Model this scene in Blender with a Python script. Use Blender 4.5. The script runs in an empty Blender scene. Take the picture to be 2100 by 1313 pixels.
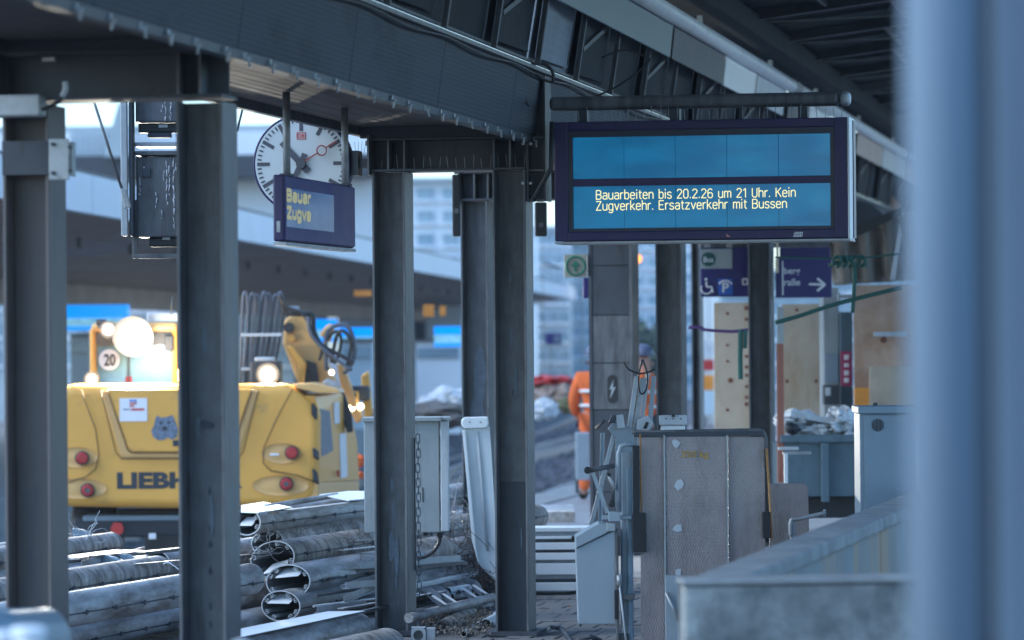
import bpy, bmesh, math, random
from mathutils import Vector, Matrix
random.seed(7)
R = math.radians
scene = bpy.context.scene
COL = scene.collection

# ------------------------------------------------------------------ camera
F_PX = 7875.0; CX, CY = 1050.0, 656.5
H = 1.9
YAW = math.atan(1416 / F_PX); PITCH = math.atan(36.6 / F_PX); ROLL = R(0.45)
fw0 = Vector((-math.sin(YAW), math.cos(YAW), 0))
rt0 = Vector((math.cos(YAW), math.sin(YAW), 0))
FW = (fw0 * math.cos(PITCH) + Vector((0, 0, math.sin(PITCH)))).normalized()
UP0 = rt0.cross(FW).normalized()
RT = (rt0 * math.cos(ROLL) - UP0 * math.sin(ROLL)).normalized()
UP = (UP0 * math.cos(ROLL) + rt0 * math.sin(ROLL)).normalized()
CAM = Vector((0, 0, H))
cd = bpy.data.cameras.new('camera'); cam = bpy.data.objects.new('camera', cd); COL.objects.link(cam)
m = Matrix.Identity(4)
for i in range(3):
    m[i][0] = RT[i]; m[i][1] = UP[i]; m[i][2] = -FW[i]; m[i][3] = CAM[i]
cam.matrix_world = m
cd.sensor_width = 36.0; cd.lens = 36.0 * F_PX / 2100.0
cd.clip_start = 0.1; cd.clip_end = 2000
cd.dof.use_dof = True; cd.dof.focus_distance = 24.0; cd.dof.aperture_fstop = 2.6
scene.camera = cam

# ------------------------------------------------------------------ world, sun, exposure
SUN_EL, SUN_AZ = R(40), R(-112)          # azimuth measured from +Y towards +X
world = bpy.data.worlds.new('World'); scene.world = world; world.use_nodes = True
wn = world.node_tree.nodes; wl = world.node_tree.links
bg = wn['Background']
sky = wn.new('ShaderNodeTexSky'); sky.sky_type = 'NISHITA'; sky.sun_disc = False
sky.sun_elevation = SUN_EL; sky.sun_rotation = SUN_AZ
sky.air_density = 1.0; sky.dust_density = 1.0; sky.ozone_density = 2.2
wl.new(sky.outputs[0], bg.inputs[0]); bg.inputs[1].default_value = 0.13
sd = bpy.data.lights.new('sun', 'SUN'); sd.energy = 0.65; sd.angle = R(40); sd.color = (1.0, 0.96, 0.90)
sun = bpy.data.objects.new('sun', sd); COL.objects.link(sun)
sdir = Vector((math.sin(SUN_AZ) * math.cos(SUN_EL), math.cos(SUN_AZ) * math.cos(SUN_EL), math.sin(SUN_EL)))
sun.rotation_euler = (-sdir).to_track_quat('-Z', 'Y').to_euler()
vs = scene.view_settings
vs.view_transform = 'Standard'; vs.look = 'None'; vs.gamma = 1; vs.use_curve_mapping = False
vs.exposure = 1.52
vs.use_white_balance = True; vs.white_balance_temperature = 5400; vs.white_balance_tint = 2
HAZE = 0.0004
scene.render.engine = 'CYCLES'
cy = scene.cycles
cy.use_denoising = True; cy.max_bounces = 6; cy.diffuse_bounces = 4; cy.glossy_bounces = 3
cy.transmission_bounces = 4; cy.transparent_max_bounces = 8; cy.caustics_reflective = False; cy.caustics_refractive = False
cy.sample_clamp_indirect = 4.0

# ------------------------------------------------------------------ geometry helpers
def ray(px, py):
    return (FW + RT * ((px - CX) / F_PX) - UP * ((py - CY) / F_PX))
def Q(px, py, d): return CAM + ray(px, py) * d               # point seen at a pixel, d metres ahead
def QZ(px, py, z): r = ray(px, py); return CAM + r * ((z - H) / r.z)
def QY(px, py, y): r = ray(px, py); return CAM + r * (y / r.y)
def QX(px, py, x): r = ray(px, py); return CAM + r * (x / r.x)

class MB:
    """collects simple solids, linked later as one mesh"""
    def __init__(s): s.v = []; s.f = []; s.sm = []; s.mi = []
    def add(s, vs_, fs, smooth=False, mi=0):
        b = len(s.v); s.v += [tuple(v) for v in vs_]
        for f in fs: s.f.append([b + i for i in f]); s.sm.append(smooth); s.mi.append(mi)
        return s
    def box(s, x0, x1, y0, y1, z0, z1, mi=0):
        v = [(x0, y0, z0), (x1, y0, z0), (x1, y1, z0), (x0, y1, z0), (x0, y0, z1), (x1, y0, z1), (x1, y1, z1), (x0, y1, z1)]
        return s.add(v, [(0, 3, 2, 1), (4, 5, 6, 7), (0, 1, 5, 4), (1, 2, 6, 5), (2, 3, 7, 6), (3, 0, 4, 7)], mi=mi)
    def obox(s, c, ax, ay, az, mi=0):
        """box about c with half-axis vectors"""
        c, ax, ay, az = map(Vector, (c, ax, ay, az))
        v = [c + ax * i + ay * j + az * k for k in (-1, 1) for i, j in ((-1, -1), (1, -1), (1, 1), (-1, 1))]
        return s.add(v, [(0, 3, 2, 1), (4, 5, 6, 7), (0, 1, 5, 4), (1, 2, 6, 5), (2, 3, 7, 6), (3, 0, 4, 7)], mi=mi)
    def bar(s, a, b, w, h, up=(0, 0, 1), mi=0):
        a, b = Vector(a), Vector(b); d = b - a
        n = d.normalized(); u = Vector(up)
        sd_ = n.cross(u)
        if sd_.length < 1e-4: sd_ = n.cross(Vector((1, 0, 0)))
        sd_.normalize(); u = sd_.cross(n)
        return s.obox((a + b) / 2, d / 2, sd_ * w / 2, u * h / 2, mi)
    def prism(s, pts, off, mi=0, smooth=False):
        n = len(pts); off = Vector(off); p = [Vector(q) for q in pts]
        v = p + [q + off for q in p]
        s.add(v, [tuple(range(n)), tuple(range(2 * n - 1, n - 1, -1))], mi=mi)
        b = len(s.v) - 2 * n
        for i in range(n):
            j = (i + 1) % n
            s.f.append([b + i, b + n + i, b + n + j, b + j]); s.sm.append(smooth); s.mi.append(mi)
        return s
    def tube(s, path, r, n=10, cap=True, mi=0, closed=False):
        path = [Vector(p) for p in path]; m_ = len(path)
        rr = r if isinstance(r, (list, tuple)) else [r] * m_
        rings = []; pu = None
        for i, p in enumerate(path):
            if closed: t = path[(i + 1) % m_] - path[i - 1]
            else: t = path[min(i + 1, m_ - 1)] - path[max(i - 1, 0)]
            t.normalize()
            if pu is None: pu = t.orthogonal()
            u = (pu - t * pu.dot(t)).normalized(); w = t.cross(u); pu = u
            rings.append([p + (u * math.cos(2 * math.pi * k / n) + w * math.sin(2 * math.pi * k / n)) * rr[i] for k in range(n)])
        v = [q for rg in rings for q in rg]; f = []
        for i in range(m_ if closed else m_ - 1):
            i2 = (i + 1) % m_
            for k in range(n):
                k2 = (k + 1) % n; f.append((i * n + k, i * n + k2, i2 * n + k2, i2 * n + k))
        s.add(v, f, True, mi)
        if cap and not closed:
            b = len(s.v) - m_ * n
            s.f.append([b + k for k in range(n)][::-1]); s.sm.append(False); s.mi.append(mi)
            s.f.append([b + (m_ - 1) * n + k for k in range(n)]); s.sm.append(False); s.mi.append(mi)
        return s
    def mesh(s, name, mats):
        me = bpy.data.meshes.new(name); me.from_pydata(s.v, [], s.f)
        if not isinstance(mats, (list, tuple)): mats = [mats]
        for mm in mats: me.materials.append(mm)
        me.polygons.foreach_set('use_smooth', s.sm); me.polygons.foreach_set('material_index', s.mi)
        me.update()
        bm = bmesh.new(); bm.from_mesh(me); bmesh.ops.recalc_face_normals(bm, faces=bm.faces); bm.to_mesh(me); bm.free()
        return me
    def build(s, name, mats, parent=None, bevel=0, seg=2, loc=None):
        o = bpy.data.objects.new(name, s.mesh(name, mats)); COL.objects.link(o)
        if loc is not None: o.location = loc
        if parent is not None: o.parent = parent
        if bevel:
            b = o.modifiers.new('bevel', 'BEVEL'); b.width = bevel; b.segments = seg; b.limit_method = 'ANGLE'; b.angle_limit = R(40)
        return o

def tag(o, label=None, cat=None, group=None, kind=None):
    if label: o['label'] = label
    if cat: o['category'] = cat
    if group: o['group'] = group
    if kind: o['kind'] = kind
    return o
def thing(name, label, cat, group=None):
    o = bpy.data.objects.new(name, None); COL.objects.link(o); o.empty_display_size = 0.1
    return tag(o, label, cat, group)
def struct(o): o['kind'] = 'structure'; return o
def link_copy(o, parent=None, loc=None):
    c = o.copy(); COL.objects.link(c)
    if parent is not None: c.parent = parent
    if loc is not None: c.location = loc
    return c
def origin_to(root, p):
    """put an Empty at the thing's base while the parts stay where they are"""
    root.location = p
    for ch in root.children: ch.location = Vector(ch.location) - Vector(p)

# ------------------------------------------------------------------ materials
def mat(name, col, rough=0.6, metal=0.0, var=0.12, scale=6.0, dirt=None, dirt_amt=0.0, dirt_scale=(3, 3, 3), bump=0.0, bscale=40.0,
        emit=None, estr=0.0, coat=0.0, spec=0.5, alpha=None, coords='Object'):
    mt = bpy.data.materials.new(name); mt.use_nodes = True
    nt = mt.node_tree; N = nt.nodes; L = nt.links; b = N['Principled BSDF']
    b.inputs['Roughness'].default_value = rough; b.inputs['Metallic'].default_value = metal
    b.inputs['Specular IOR Level'].default_value = spec
    b.inputs['Coat Weight'].default_value = coat
    tc = N.new('ShaderNodeTexCoord')
    no = N.new('ShaderNodeTexNoise'); no.inputs['Scale'].default_value = scale; no.inputs['Detail'].default_value = 6; no.inputs['Roughness'].default_value = 0.62
    L.new(tc.outputs[coords], no.inputs['Vector'])
    mr = N.new('ShaderNodeMapRange'); mr.inputs[1].default_value = 0.3; mr.inputs[2].default_value = 0.7
    mr.inputs[3].default_value = 1 - var; mr.inputs[4].default_value = 1 + var
    L.new(no.outputs['Fac'], mr.inputs[0])
    mx = N.new('ShaderNodeVectorMath'); mx.operation = 'SCALE'; mx.inputs[0].default_value = col[:3]
    L.new(mr.outputs[0], mx.inputs['Scale'])
    out = mx.outputs[0]
    if dirt is not None:
        mp = N.new('ShaderNodeMapping'); mp.inputs['Scale'].default_value = dirt_scale; L.new(tc.outputs[coords], mp.inputs[0])
        n2 = N.new('ShaderNodeTexNoise'); n2.inputs['Scale'].default_value = 1.0; n2.inputs['Detail'].default_value = 8; n2.inputs['Roughness'].default_value = 0.7
        L.new(mp.outputs[0], n2.inputs['Vector'])
        m2 = N.new('ShaderNodeMapRange'); m2.inputs[1].default_value = 0.62 - dirt_amt * 0.35; m2.inputs[2].default_value = 0.78 - dirt_amt * 0.2
        L.new(n2.outputs['Fac'], m2.inputs[0])
        mc = N.new('ShaderNodeMix'); mc.data_type = 'RGBA'; mc.inputs[7].default_value = (*dirt[:3], 1)
        L.new(m2.outputs[0], mc.inputs[0]); L.new(out, mc.inputs[6]); out = mc.outputs[2]
    L.new(out, b.inputs['Base Color'])
    rr = N.new('ShaderNodeMapRange'); rr.inputs[3].default_value = max(0.04, rough - 0.1); rr.inputs[4].default_value = min(1, rough + 0.12)
    L.new(no.outputs['Fac'], rr.inputs[0]); L.new(rr.outputs[0], b.inputs['Roughness'])
    if bump:
        nb = N.new('ShaderNodeTexNoise'); nb.inputs['Scale'].default_value = bscale; nb.inputs['Detail'].default_value = 5
        L.new(tc.outputs[coords], nb.inputs['Vector'])
        bp = N.new('ShaderNodeBump'); bp.inputs['Strength'].default_value = bump; bp.inputs['Distance'].default_value = 0.01
        L.new(nb.outputs['Fac'], bp.inputs['Height']); L.new(bp.outputs[0], b.inputs['Normal'])
    if emit:
        b.inputs['Emission Color'].default_value = (*emit[:3], 1); b.inputs['Emission Strength'].default_value = estr
    if alpha is not None: b.inputs['Alpha'].default_value = alpha
    return mt

M = {}
M['steel'] = mat('painted_steel', (0.115, 0.118, 0.125), 0.5, 0.0, 0.28, 7, dirt=(0.045, 0.045, 0.05), dirt_amt=0.5, dirt_scale=(12, 12, 1.6), bump=0.08, bscale=60)
M['steel_dark'] = mat('dark_steel', (0.042, 0.048, 0.06), 0.55, 0.0, 0.18, 5, dirt=(0.022, 0.022, 0.025), dirt_amt=0.2, dirt_scale=(8, 8, 2), bump=0.06)
M['steel_black'] = mat('black_steel', (0.014, 0.015, 0.018), 0.5)
M['steel_brown'] = mat('primer_steel', (0.13, 0.112, 0.108), 0.5, 0.0, 0.14, 4, dirt=(0.08, 0.08, 0.09), dirt_amt=0.3, dirt_scale=(9, 9, 1.5))
M['galv'] = mat('galvanised', (0.36, 0.38, 0.40), 0.45, 0.35, 0.15, 14, dirt=(0.22, 0.21, 0.2), dirt_amt=0.3, dirt_scale=(5, 5, 5))
M['alu'] = mat('weathered_aluminium', (0.47, 0.47, 0.475), 0.5, 0.1, 0.22, 5, dirt=(0.13, 0.11, 0.095), dirt_amt=0.65, dirt_scale=(7, 1.6, 7), bump=0.05, bscale=30)
M['alu_dirty'] = mat('grimy_aluminium', (0.48, 0.44, 0.40), 0.62, 0.1, 0.2, 7, dirt=(0.13, 0.105, 0.085), dirt_amt=0.75, dirt_scale=(9, 14, 5), bump=0.25, bscale=50)
M['alu_edge'] = mat('cut_aluminium', (0.50, 0.52, 0.54), 0.45, 0.3, 0.08)
M['alu_inner'] = mat('inside_aluminium', (0.30, 0.31, 0.33), 0.5, 0.4, 0.1)
M['white'] = mat('white_paint', (0.74, 0.77, 0.79), 0.42, 0, 0.06, 5, dirt=(0.5, 0.5, 0.5), dirt_amt=0.12, dirt_scale=(4, 4, 2))
M['white_soft'] = mat('off_white', (0.50, 0.53, 0.56), 0.5, 0, 0.08, 5, dirt=(0.33, 0.33, 0.33), dirt_amt=0.25, dirt_scale=(5, 5, 2))
M['cab_grey'] = mat('cabinet_grey', (0.33, 0.36, 0.37), 0.45, 0, 0.07, 6, dirt=(0.22, 0.23, 0.23), dirt_amt=0.2, dirt_scale=(8, 8, 1.5))
M['lift_grey'] = mat('lift_grey', (0.30, 0.345, 0.39), 0.4, 0.1, 0.05, 6)
M['navy'] = mat('navy_enamel', (0.018, 0.011, 0.075), 0.42, 0, 0.05, 5)
M['navy_sign'] = mat('navy_sign', (0.020, 0.014, 0.13), 0.45, 0, 0.05, 5)
M['sign_white'] = mat('sign_white', (0.75, 0.75, 0.78), 0.5, 0, 0.03)
M['sign_blue'] = mat('sign_blue', (0.03, 0.11, 0.5), 0.4, 0, 0.03)
M['black'] = mat('black_rubber', (0.012, 0.012, 0.014), 0.6, 0, 0.1)
M['cable'] = mat('black_cable', (0.02, 0.02, 0.022), 0.5)
M['hose'] = mat('hydraulic_hose', (0.10, 0.11, 0.14), 0.3)
M['yellow'] = mat('machine_yellow', (0.70, 0.37, 0.06), 0.42, 0, 0.05, 3, dirt=(0.40, 0.24, 0.08), dirt_amt=0.12, dirt_scale=(2, 2, 4), coat=0.2)
M['yellow_pale'] = mat('machine_yellow_pale', (0.66, 0.40, 0.14), 0.45, 0, 0.05, 3)
M['groove'] = mat('seam_shadow_gap', (0.12, 0.07, 0.025), 0.8)
M['decal'] = mat('decal_grey', (0.025, 0.03, 0.042), 0.5)
M['decal_blue'] = mat('decal_slate', (0.13, 0.16, 0.22), 0.5, var=0.5, scale=30)
M['red_lamp'] = mat('red_lens', (0.35, 0.012, 0.015), 0.25, coat=0.4)
M['red'] = mat('red_paint', (0.45, 0.03, 0.025), 0.45)
M['hand_red'] = mat('second_hand_red', (0.24, 0.04, 0.04), 0.5)
M['amber'] = mat('amber_lens', (0.6, 0.2, 0.03), 0.4, emit=(1, 0.5, 0.15), estr=5)
M['lamp_on'] = mat('lit_work_lamp', (0.9, 0.9, 0.85), 0.4, emit=(1.0, 0.86, 0.66), estr=40)
M['lamp_on2'] = mat('lit_small_lamp', (0.9, 0.9, 0.9), 0.4, emit=(1.0, 0.9, 0.82), estr=30)
M['lamp_dim'] = mat('lit_dim_lamp', (0.9, 0.9, 0.8), 0.4, emit=(1.0, 0.8, 0.35), estr=6)
M['glass_cab'] = mat('cab_glass', (0.22, 0.38, 0.48), 0.3, 0.0, 0.2, 3, coat=0.6)
M['glass_win'] = mat('window_glass', (0.26, 0.36, 0.44), 0.2, 0.1, 0.3, 0.6, coat=0.6)
M['orange_cloth'] = mat('hi_vis_orange', (0.72, 0.15, 0.03), 0.85, 0, 0.12, 8, emit=(1, 0.2, 0.02), estr=0.0)
M['reflective'] = mat('reflective_tape', (0.7, 0.72, 0.72), 0.4)
M['trouser'] = mat('dark_trousers', (0.03, 0.035, 0.05), 0.85)
M['skin'] = mat('skin', (0.45, 0.25, 0.18), 0.6)
M['helmet'] = mat('helmet', (0.09, 0.10, 0.16), 0.35)
M['hair'] = mat('hair', (0.03, 0.02, 0.015), 0.8)
M['concrete'] = mat('concrete', (0.32, 0.325, 0.31), 0.85, 0, 0.45, 3.5, dirt=(0.11, 0.12, 0.12), dirt_amt=0.75, dirt_scale=(3, 3, 3), bump=0.3, bscale=50)
M['concrete_stained'] = mat('streaked_concrete', (0.22, 0.24, 0.24), 0.8, 0, 0.2, 2, dirt=(0.42, 0.27, 0.14), dirt_amt=0.45, dirt_scale=(1.6, 1.6, 0.2), bump=0.2)
M['coping'] = mat('coping_concrete', (0.27, 0.275, 0.27), 0.85, 0, 0.3, 5, dirt=(0.2, 0.2, 0.2), dirt_amt=0.4, dirt_scale=(4, 4, 4), bump=0.2)
M['paver'] = mat('paver', (0.17, 0.165, 0.165), 0.8, 0, 0.28, 5, dirt=(0.10, 0.095, 0.09), dirt_amt=0.35, dirt_scale=(5, 5, 5), bump=0.3, bscale=80, coords='Generated')
M['joint'] = mat('joint_sand', (0.05, 0.05, 0.052), 0.95, 0, 0.3, 30, bump=0.3)
M['ballast'] = mat('ballast', (0.27, 0.25, 0.25), 0.9, 0, 0.6, 14, dirt=(0.07, 0.06, 0.06), dirt_amt=0.6, dirt_scale=(20, 20, 20), bump=1.0, bscale=18)
M['rail'] = mat('rail_steel', (0.42, 0.34, 0.30), 0.4, 0.5, 0.2, 8)
M['plywood'] = mat('plywood', (0.52, 0.43, 0.32), 0.7, 0, 0.12, 3, dirt=(0.40, 0.27, 0.15), dirt_amt=0.45, dirt_scale=(3.5, 3.5, 0.9))
M['plywood2'] = mat('plywood_warm', (0.52, 0.36, 0.26), 0.7, 0, 0.12, 3, dirt=(0.38, 0.21, 0.11), dirt_amt=0.5, dirt_scale=(2, 2, 1.2))
M['knot'] = mat('wood_knot', (0.18, 0.06, 0.03), 0.7)
M['timber'] = mat('red_timber', (0.28, 0.115, 0.08), 0.7, dirt=(0.2, 0.06, 0.04), dirt_amt=0.3, dirt_scale=(10, 10, 1))
M['skip'] = mat('skip_paint', (0.085, 0.13, 0.165), 0.5, 0, 0.12, 4, dirt=(0.05, 0.06, 0.07), dirt_amt=0.25, dirt_scale=(5, 5, 2))
M['bluegrey'] = mat('bluegrey_paint', (0.22, 0.29, 0.36), 0.42, 0, 0.05, 3, dirt=(0.15, 0.19, 0.23), dirt_amt=0.1, dirt_scale=(3, 3, 1))
M['post_paint'] = mat('mast_paint', (0.15, 0.195, 0.25), 0.85, 0, 0.05, 2)
M['bag'] = mat('white_bag', (0.62, 0.64, 0.66), 0.7, 0, 0.25, 9, dirt=(0.3, 0.28, 0.26), dirt_amt=0.2, dirt_scale=(8, 8, 8))
M['tarp'] = mat('grey_tarpaulin', (0.26, 0.24, 0.21), 0.7, 0, 0.3, 2, dirt=(0.13, 0.11, 0.09), dirt_amt=0.5, dirt_scale=(7, 7, 1.0))
M['green_strap'] = mat('green_strap', (0.03, 0.10, 0.085), 0.8)
M['purple_strap'] = mat('purple_strap', (0.09, 0.04, 0.16), 0.8)
M['poster'] = mat('magenta_poster', (0.32, 0.03, 0.11), 0.6)
M['orange_box'] = mat('orange_board', (0.75, 0.28, 0.03), 0.6)
M['fascia_white'] = mat('fascia_white', (0.72, 0.73, 0.76), 0.5, 0, 0.06, 1)
M['soffit'] = mat('soffit_brown', (0.36, 0.27, 0.22), 0.75, 0, 0.2, 1.2, dirt=(0.24, 0.18, 0.15), dirt_amt=0.4, dirt_scale=(0.6, 3, 3))
M['shop_blue'] = mat('lit_blue_sign', (0.03, 0.2, 0.7), 0.4, emit=(0.02, 0.33, 1.0), estr=0.3)
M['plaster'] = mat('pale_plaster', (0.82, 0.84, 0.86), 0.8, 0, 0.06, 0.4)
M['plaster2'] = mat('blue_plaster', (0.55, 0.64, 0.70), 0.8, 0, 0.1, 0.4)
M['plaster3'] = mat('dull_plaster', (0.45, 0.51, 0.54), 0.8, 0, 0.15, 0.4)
M['bridge_dark'] = mat('bridge_girder', (0.045, 0.05, 0.06), 0.6)
M['leaf'] = mat('far_foliage', (0.07, 0.10, 0.075), 0.8, 0, 0.5, 5)
M['bark'] = mat('bark', (0.07, 0.055, 0.045), 0.9)
M['wire'] = mat('wire', (0.25, 0.25, 0.26), 0.4, 0.6)
M['grit'] = mat('grit', (0.14, 0.125, 0.11), 0.9, 0, 0.4, 30)
M['grass'] = mat('dry_grass', (0.13, 0.13, 0.06), 0.9)
M['dome'] = mat('clock_face', (0.42, 0.45, 0.46), 0.35, 0, 0.03, 4, dirt=(0.4, 0.43, 0.45), dirt_amt=0.1, dirt_scale=(8, 8, 2), emit=(0.75, 0.88, 1.0), estr=0.015)
M['hand'] = mat('clock_hand', (0.05, 0.05, 0.065), 0.5)
M['led'] = mat('led_text', (0.25, 0.22, 0.1), 0.5, emit=(1.0, 0.80, 0.36), estr=0.42)
M['led_far'] = mat('led_text_far', (0.25, 0.22, 0.1), 0.5, emit=(1.0, 0.85, 0.42), estr=0.10)
M['kg'] = mat('ochre_lettering', (0.42, 0.26, 0.06), 0.6)
M['rust_edge'] = mat('ochre_edge', (0.38, 0.2, 0.07), 0.6, var=0.3, scale=30)

def lamp_mat(name, e0, col0, col1, rad):
    """lens whose reflector is brightest in the middle; rad in metres about the object's own origin"""
    mt = bpy.data.materials.new(name); mt.use_nodes = True; nt = mt.node_tree; N = nt.nodes; L = nt.links; b = N['Principled BSDF']
    b.inputs['Base Color'].default_value = (.3, .28, .25, 1); b.inputs['Roughness'].default_value = .3
    tc = N.new('ShaderNodeTexCoord'); ln = N.new('ShaderNodeVectorMath'); ln.operation = 'LENGTH'; L.new(tc.outputs['Object'], ln.inputs[0])
    m1 = N.new('ShaderNodeMapRange'); m1.inputs[1].default_value = 0; m1.inputs[2].default_value = rad; m1.inputs[3].default_value = 1; m1.inputs[4].default_value = 0
    L.new(ln.outputs['Value'], m1.inputs[0])
    pw_ = N.new('ShaderNodeMath'); pw_.operation = 'POWER'; pw_.inputs[1].default_value = 4.5; L.new(m1.outputs[0], pw_.inputs[0])
    ml = N.new('ShaderNodeMath'); ml.operation = 'MULTIPLY_ADD'; ml.inputs[1].default_value = e0; ml.inputs[2].default_value = .05; L.new(pw_.outputs[0], ml.inputs[0])
    mc = N.new('ShaderNodeMix'); mc.data_type = 'RGBA'; mc.inputs[6].default_value = (*col1, 1); mc.inputs[7].default_value = (*col0, 1); L.new(m1.outputs[0], mc.inputs[0])
    L.new(mc.outputs[2], b.inputs['Emission Color']); L.new(ml.outputs[0], b.inputs['Emission Strength'])
    return mt
def screen_mat(name, c1, c2, e):
    mt = mat(name, (0.02, 0.06, 0.12), 0.22)
    nt = mt.node_tree; N = nt.nodes; L = nt.links; b = N['Principled BSDF']
    tc = N.new('ShaderNodeTexCoord'); mp = N.new('ShaderNodeMapping'); mp.inputs['Scale'].default_value = (1.3, 1, 5.0)
    L.new(tc.outputs['Object'], mp.inputs[0])
    no = N.new('ShaderNodeTexNoise'); no.inputs['Scale'].default_value = 1.7; no.inputs['Detail'].default_value = 2
    L.new(mp.outputs[0], no.inputs['Vector'])
    cr = N.new('ShaderNodeValToRGB'); cr.color_ramp.elements[0].color = (*c1, 1); cr.color_ramp.elements[1].color = (*c2, 1)
    cr.color_ramp.elements[0].position = 0.35; cr.color_ramp.elements[1].position = 0.65
    L.new(no.outputs['Fac'], cr.inputs[0]); L.new(cr.outputs[0], b.inputs['Emission Color']); b.inputs['Emission Strength'].default_value = e
    return mt
M['lcd'] = screen_mat('lit_lcd', (0.005, 0.05, 0.105), (0.008, 0.078, 0.150), 0.55)
M['lcd_far'] = screen_mat('lit_lcd_far', (0.010, 0.035, 0.12), (0.012, 0.05, 0.16), 0.28)

def clad_mat(name, col, n=26.0, axis='Z', dark=0.35):
    """panel sheet with fine rolled ribs along the platform axis"""
    mt = mat(name, col, 0.7, 0.0, 0.2, 2.0, dirt=tuple(c * 0.5 for c in col), dirt_amt=0.3, dirt_scale=(2, 0.8, 2))
    nt = mt.node_tree; N = nt.nodes; L = nt.links; b = N['Principled BSDF']
    tc = N.new('ShaderNodeTexCoord'); wv = N.new('ShaderNodeTexWave'); wv.bands_direction = axis; wv.inputs['Scale'].default_value = n; wv.inputs['Distortion'].default_value = 0.1
    L.new(tc.outputs['Object'], wv.inputs['Vector'])
    bp = N.new('ShaderNodeBump'); bp.inputs['Strength'].default_value = dark; bp.inputs['Distance'].default_value = 0.004
    L.new(wv.outputs['Fac'], bp.inputs['Height']); L.new(bp.outputs[0], b.inputs['Normal'])
    return mt
M['girder_clad'] = clad_mat('girder_cladding', (0.060, 0.066, 0.078), 13, 'Z', .4)
M['ceiling_clad'] = clad_mat('ceiling_cladding', (0.10, 0.085, 0.078), 4, 'X')
M['wing_clad'] = clad_mat('wing_cladding', (0.020, 0.025, 0.031), 3, 'Y', .3)
M['teal_panel'] = mat('teal_panel', (0.10, 0.155, 0.18), .5, 0, .2, 2)
M['pink_panel'] = mat('pinkish_panel', (0.42, 0.31, 0.27), .5, 0, .15, 2)
M['wing_clad'].node_tree.nodes['Principled BSDF'].inputs['Specular IOR Level'].default_value = .1
M['girder_clad'].node_tree.nodes['Principled BSDF'].inputs['Specular IOR Level'].default_value = .25
M['wing_light'] = clad_mat('light_cladding', (0.20, 0.23, 0.27), 6, 'Z')

def checker_mat():
    mt = mat('checker_plate', (0.30, 0.262, 0.262), 0.42, 0.35, 0.12, 3, dirt=(0.16, 0.14, 0.125), dirt_amt=0.4, dirt_scale=(3, 3, 1.5))
    nt = mt.node_tree; N = nt.nodes; L = nt.links; b = N['Principled BSDF']
    tc = N.new('ShaderNodeTexCoord')
    hs = []
    for rot in (45, -45):
        mp = N.new('ShaderNodeMapping'); mp.inputs['Rotation'].default_value = (0, R(rot), 0); mp.inputs['Scale'].default_value = (92, 1, 34)
        L.new(tc.outputs['Object'], mp.inputs[0])
        vo = N.new('ShaderNodeTexVoronoi'); vo.inputs['Randomness'].default_value = 0.25; vo.inputs['Scale'].default_value = 1.0
        L.new(mp.outputs[0], vo.inputs['Vector'])
        r_ = N.new('ShaderNodeMapRange'); r_.inputs[1].default_value = 0.12; r_.inputs[2].default_value = 0.42; r_.inputs[3].default_value = 1; r_.inputs[4].default_value = 0
        L.new(vo.outputs['Distance'], r_.inputs[0]); hs.append(r_)
    mx = N.new('ShaderNodeMath'); mx.operation = 'MAXIMUM'; L.new(hs[0].outputs[0], mx.inputs[0]); L.new(hs[1].outputs[0], mx.inputs[1])
    bp = N.new('ShaderNodeBump'); bp.inputs['Strength'].default_value = 0.6; bp.inputs['Distance'].default_value = 0.004
    L.new(mx.outputs[0], bp.inputs['Height']); L.new(bp.outputs[0], b.inputs['Normal'])
    return mt
M['checker'] = checker_mat()

# prism from a pixel outline, at its own distance and with real thickness
def outline(name, pts, d, thick, mt, parent=None, bevel=0, dirv=None):
    off = (dirv if dirv is not None else Vector((FW.x, FW.y, 0)).normalized()) * thick
    return MB().prism([Q(x, y, d) for x, y in pts], off).build(name, mt, parent, bevel)
def wbox(name, px0, py0, px1, py1, Y, depth, mt, parent=None, bevel=0):
    """upright box whose front lies in the plane Y, from two opposite pixel corners"""
    a, b = QY(px0, py0, Y), QY(px1, py1, Y)
    return MB().box(min(a.x, b.x), max(a.x, b.x), Y, Y + depth, min(a.z, b.z), max(a.z, b.z)).build(name, mt, parent, bevel)

def text_mesh(s, size_w, size_h, depth=0.002, bold=0.0, mirror=False):
    """vertices of a text laid in the XZ plane, scaled to size_w x size_h, lower left at 0"""
    cu = bpy.data.curves.new('text', 'FONT'); cu.body = s; cu.offset = bold; cu.extrude = 0.0; cu.resolution_u = 4; cu.space_line = 0.92
    o = bpy.data.objects.new('text', cu); COL.objects.link(o)
    dg = bpy.context.evaluated_depsgraph_get(); me = bpy.data.meshes.new_from_object(o.evaluated_get(dg))
    bpy.data.objects.remove(o); bpy.data.curves.remove(cu)
    xs = [v.co.x for v in me.vertices]; ys = [v.co.y for v in me.vertices]
    x0, x1, y0, y1 = min(xs), max(xs), min(ys), max(ys)
    for v in me.vertices:
        x = (v.co.x - x0) / (x1 - x0) * size_w; z = (v.co.y - y0) / (y1 - y0) * size_h
        if mirror: x = size_w - x
        v.co = (x, 0, z)
    return me
def put_text(name, s, a, ux, uz, w, h, mt, parent=None, bold=0.0, mirror=False, label=None):
    me = text_mesh(s, w, h, bold=bold, mirror=mirror)
    me.materials.clear(); me.materials.append(mt)
    ux = Vector(ux).normalized(); uz = Vector(uz).normalized()
    for v in me.vertices: v.co = Vector(a) + ux * v.co.x + uz * v.co.z
    o = bpy.data.objects.new(name, me); COL.objects.link(o)
    if parent is not None: o.parent = parent
    if label: o['label'] = label
    return o
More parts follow.
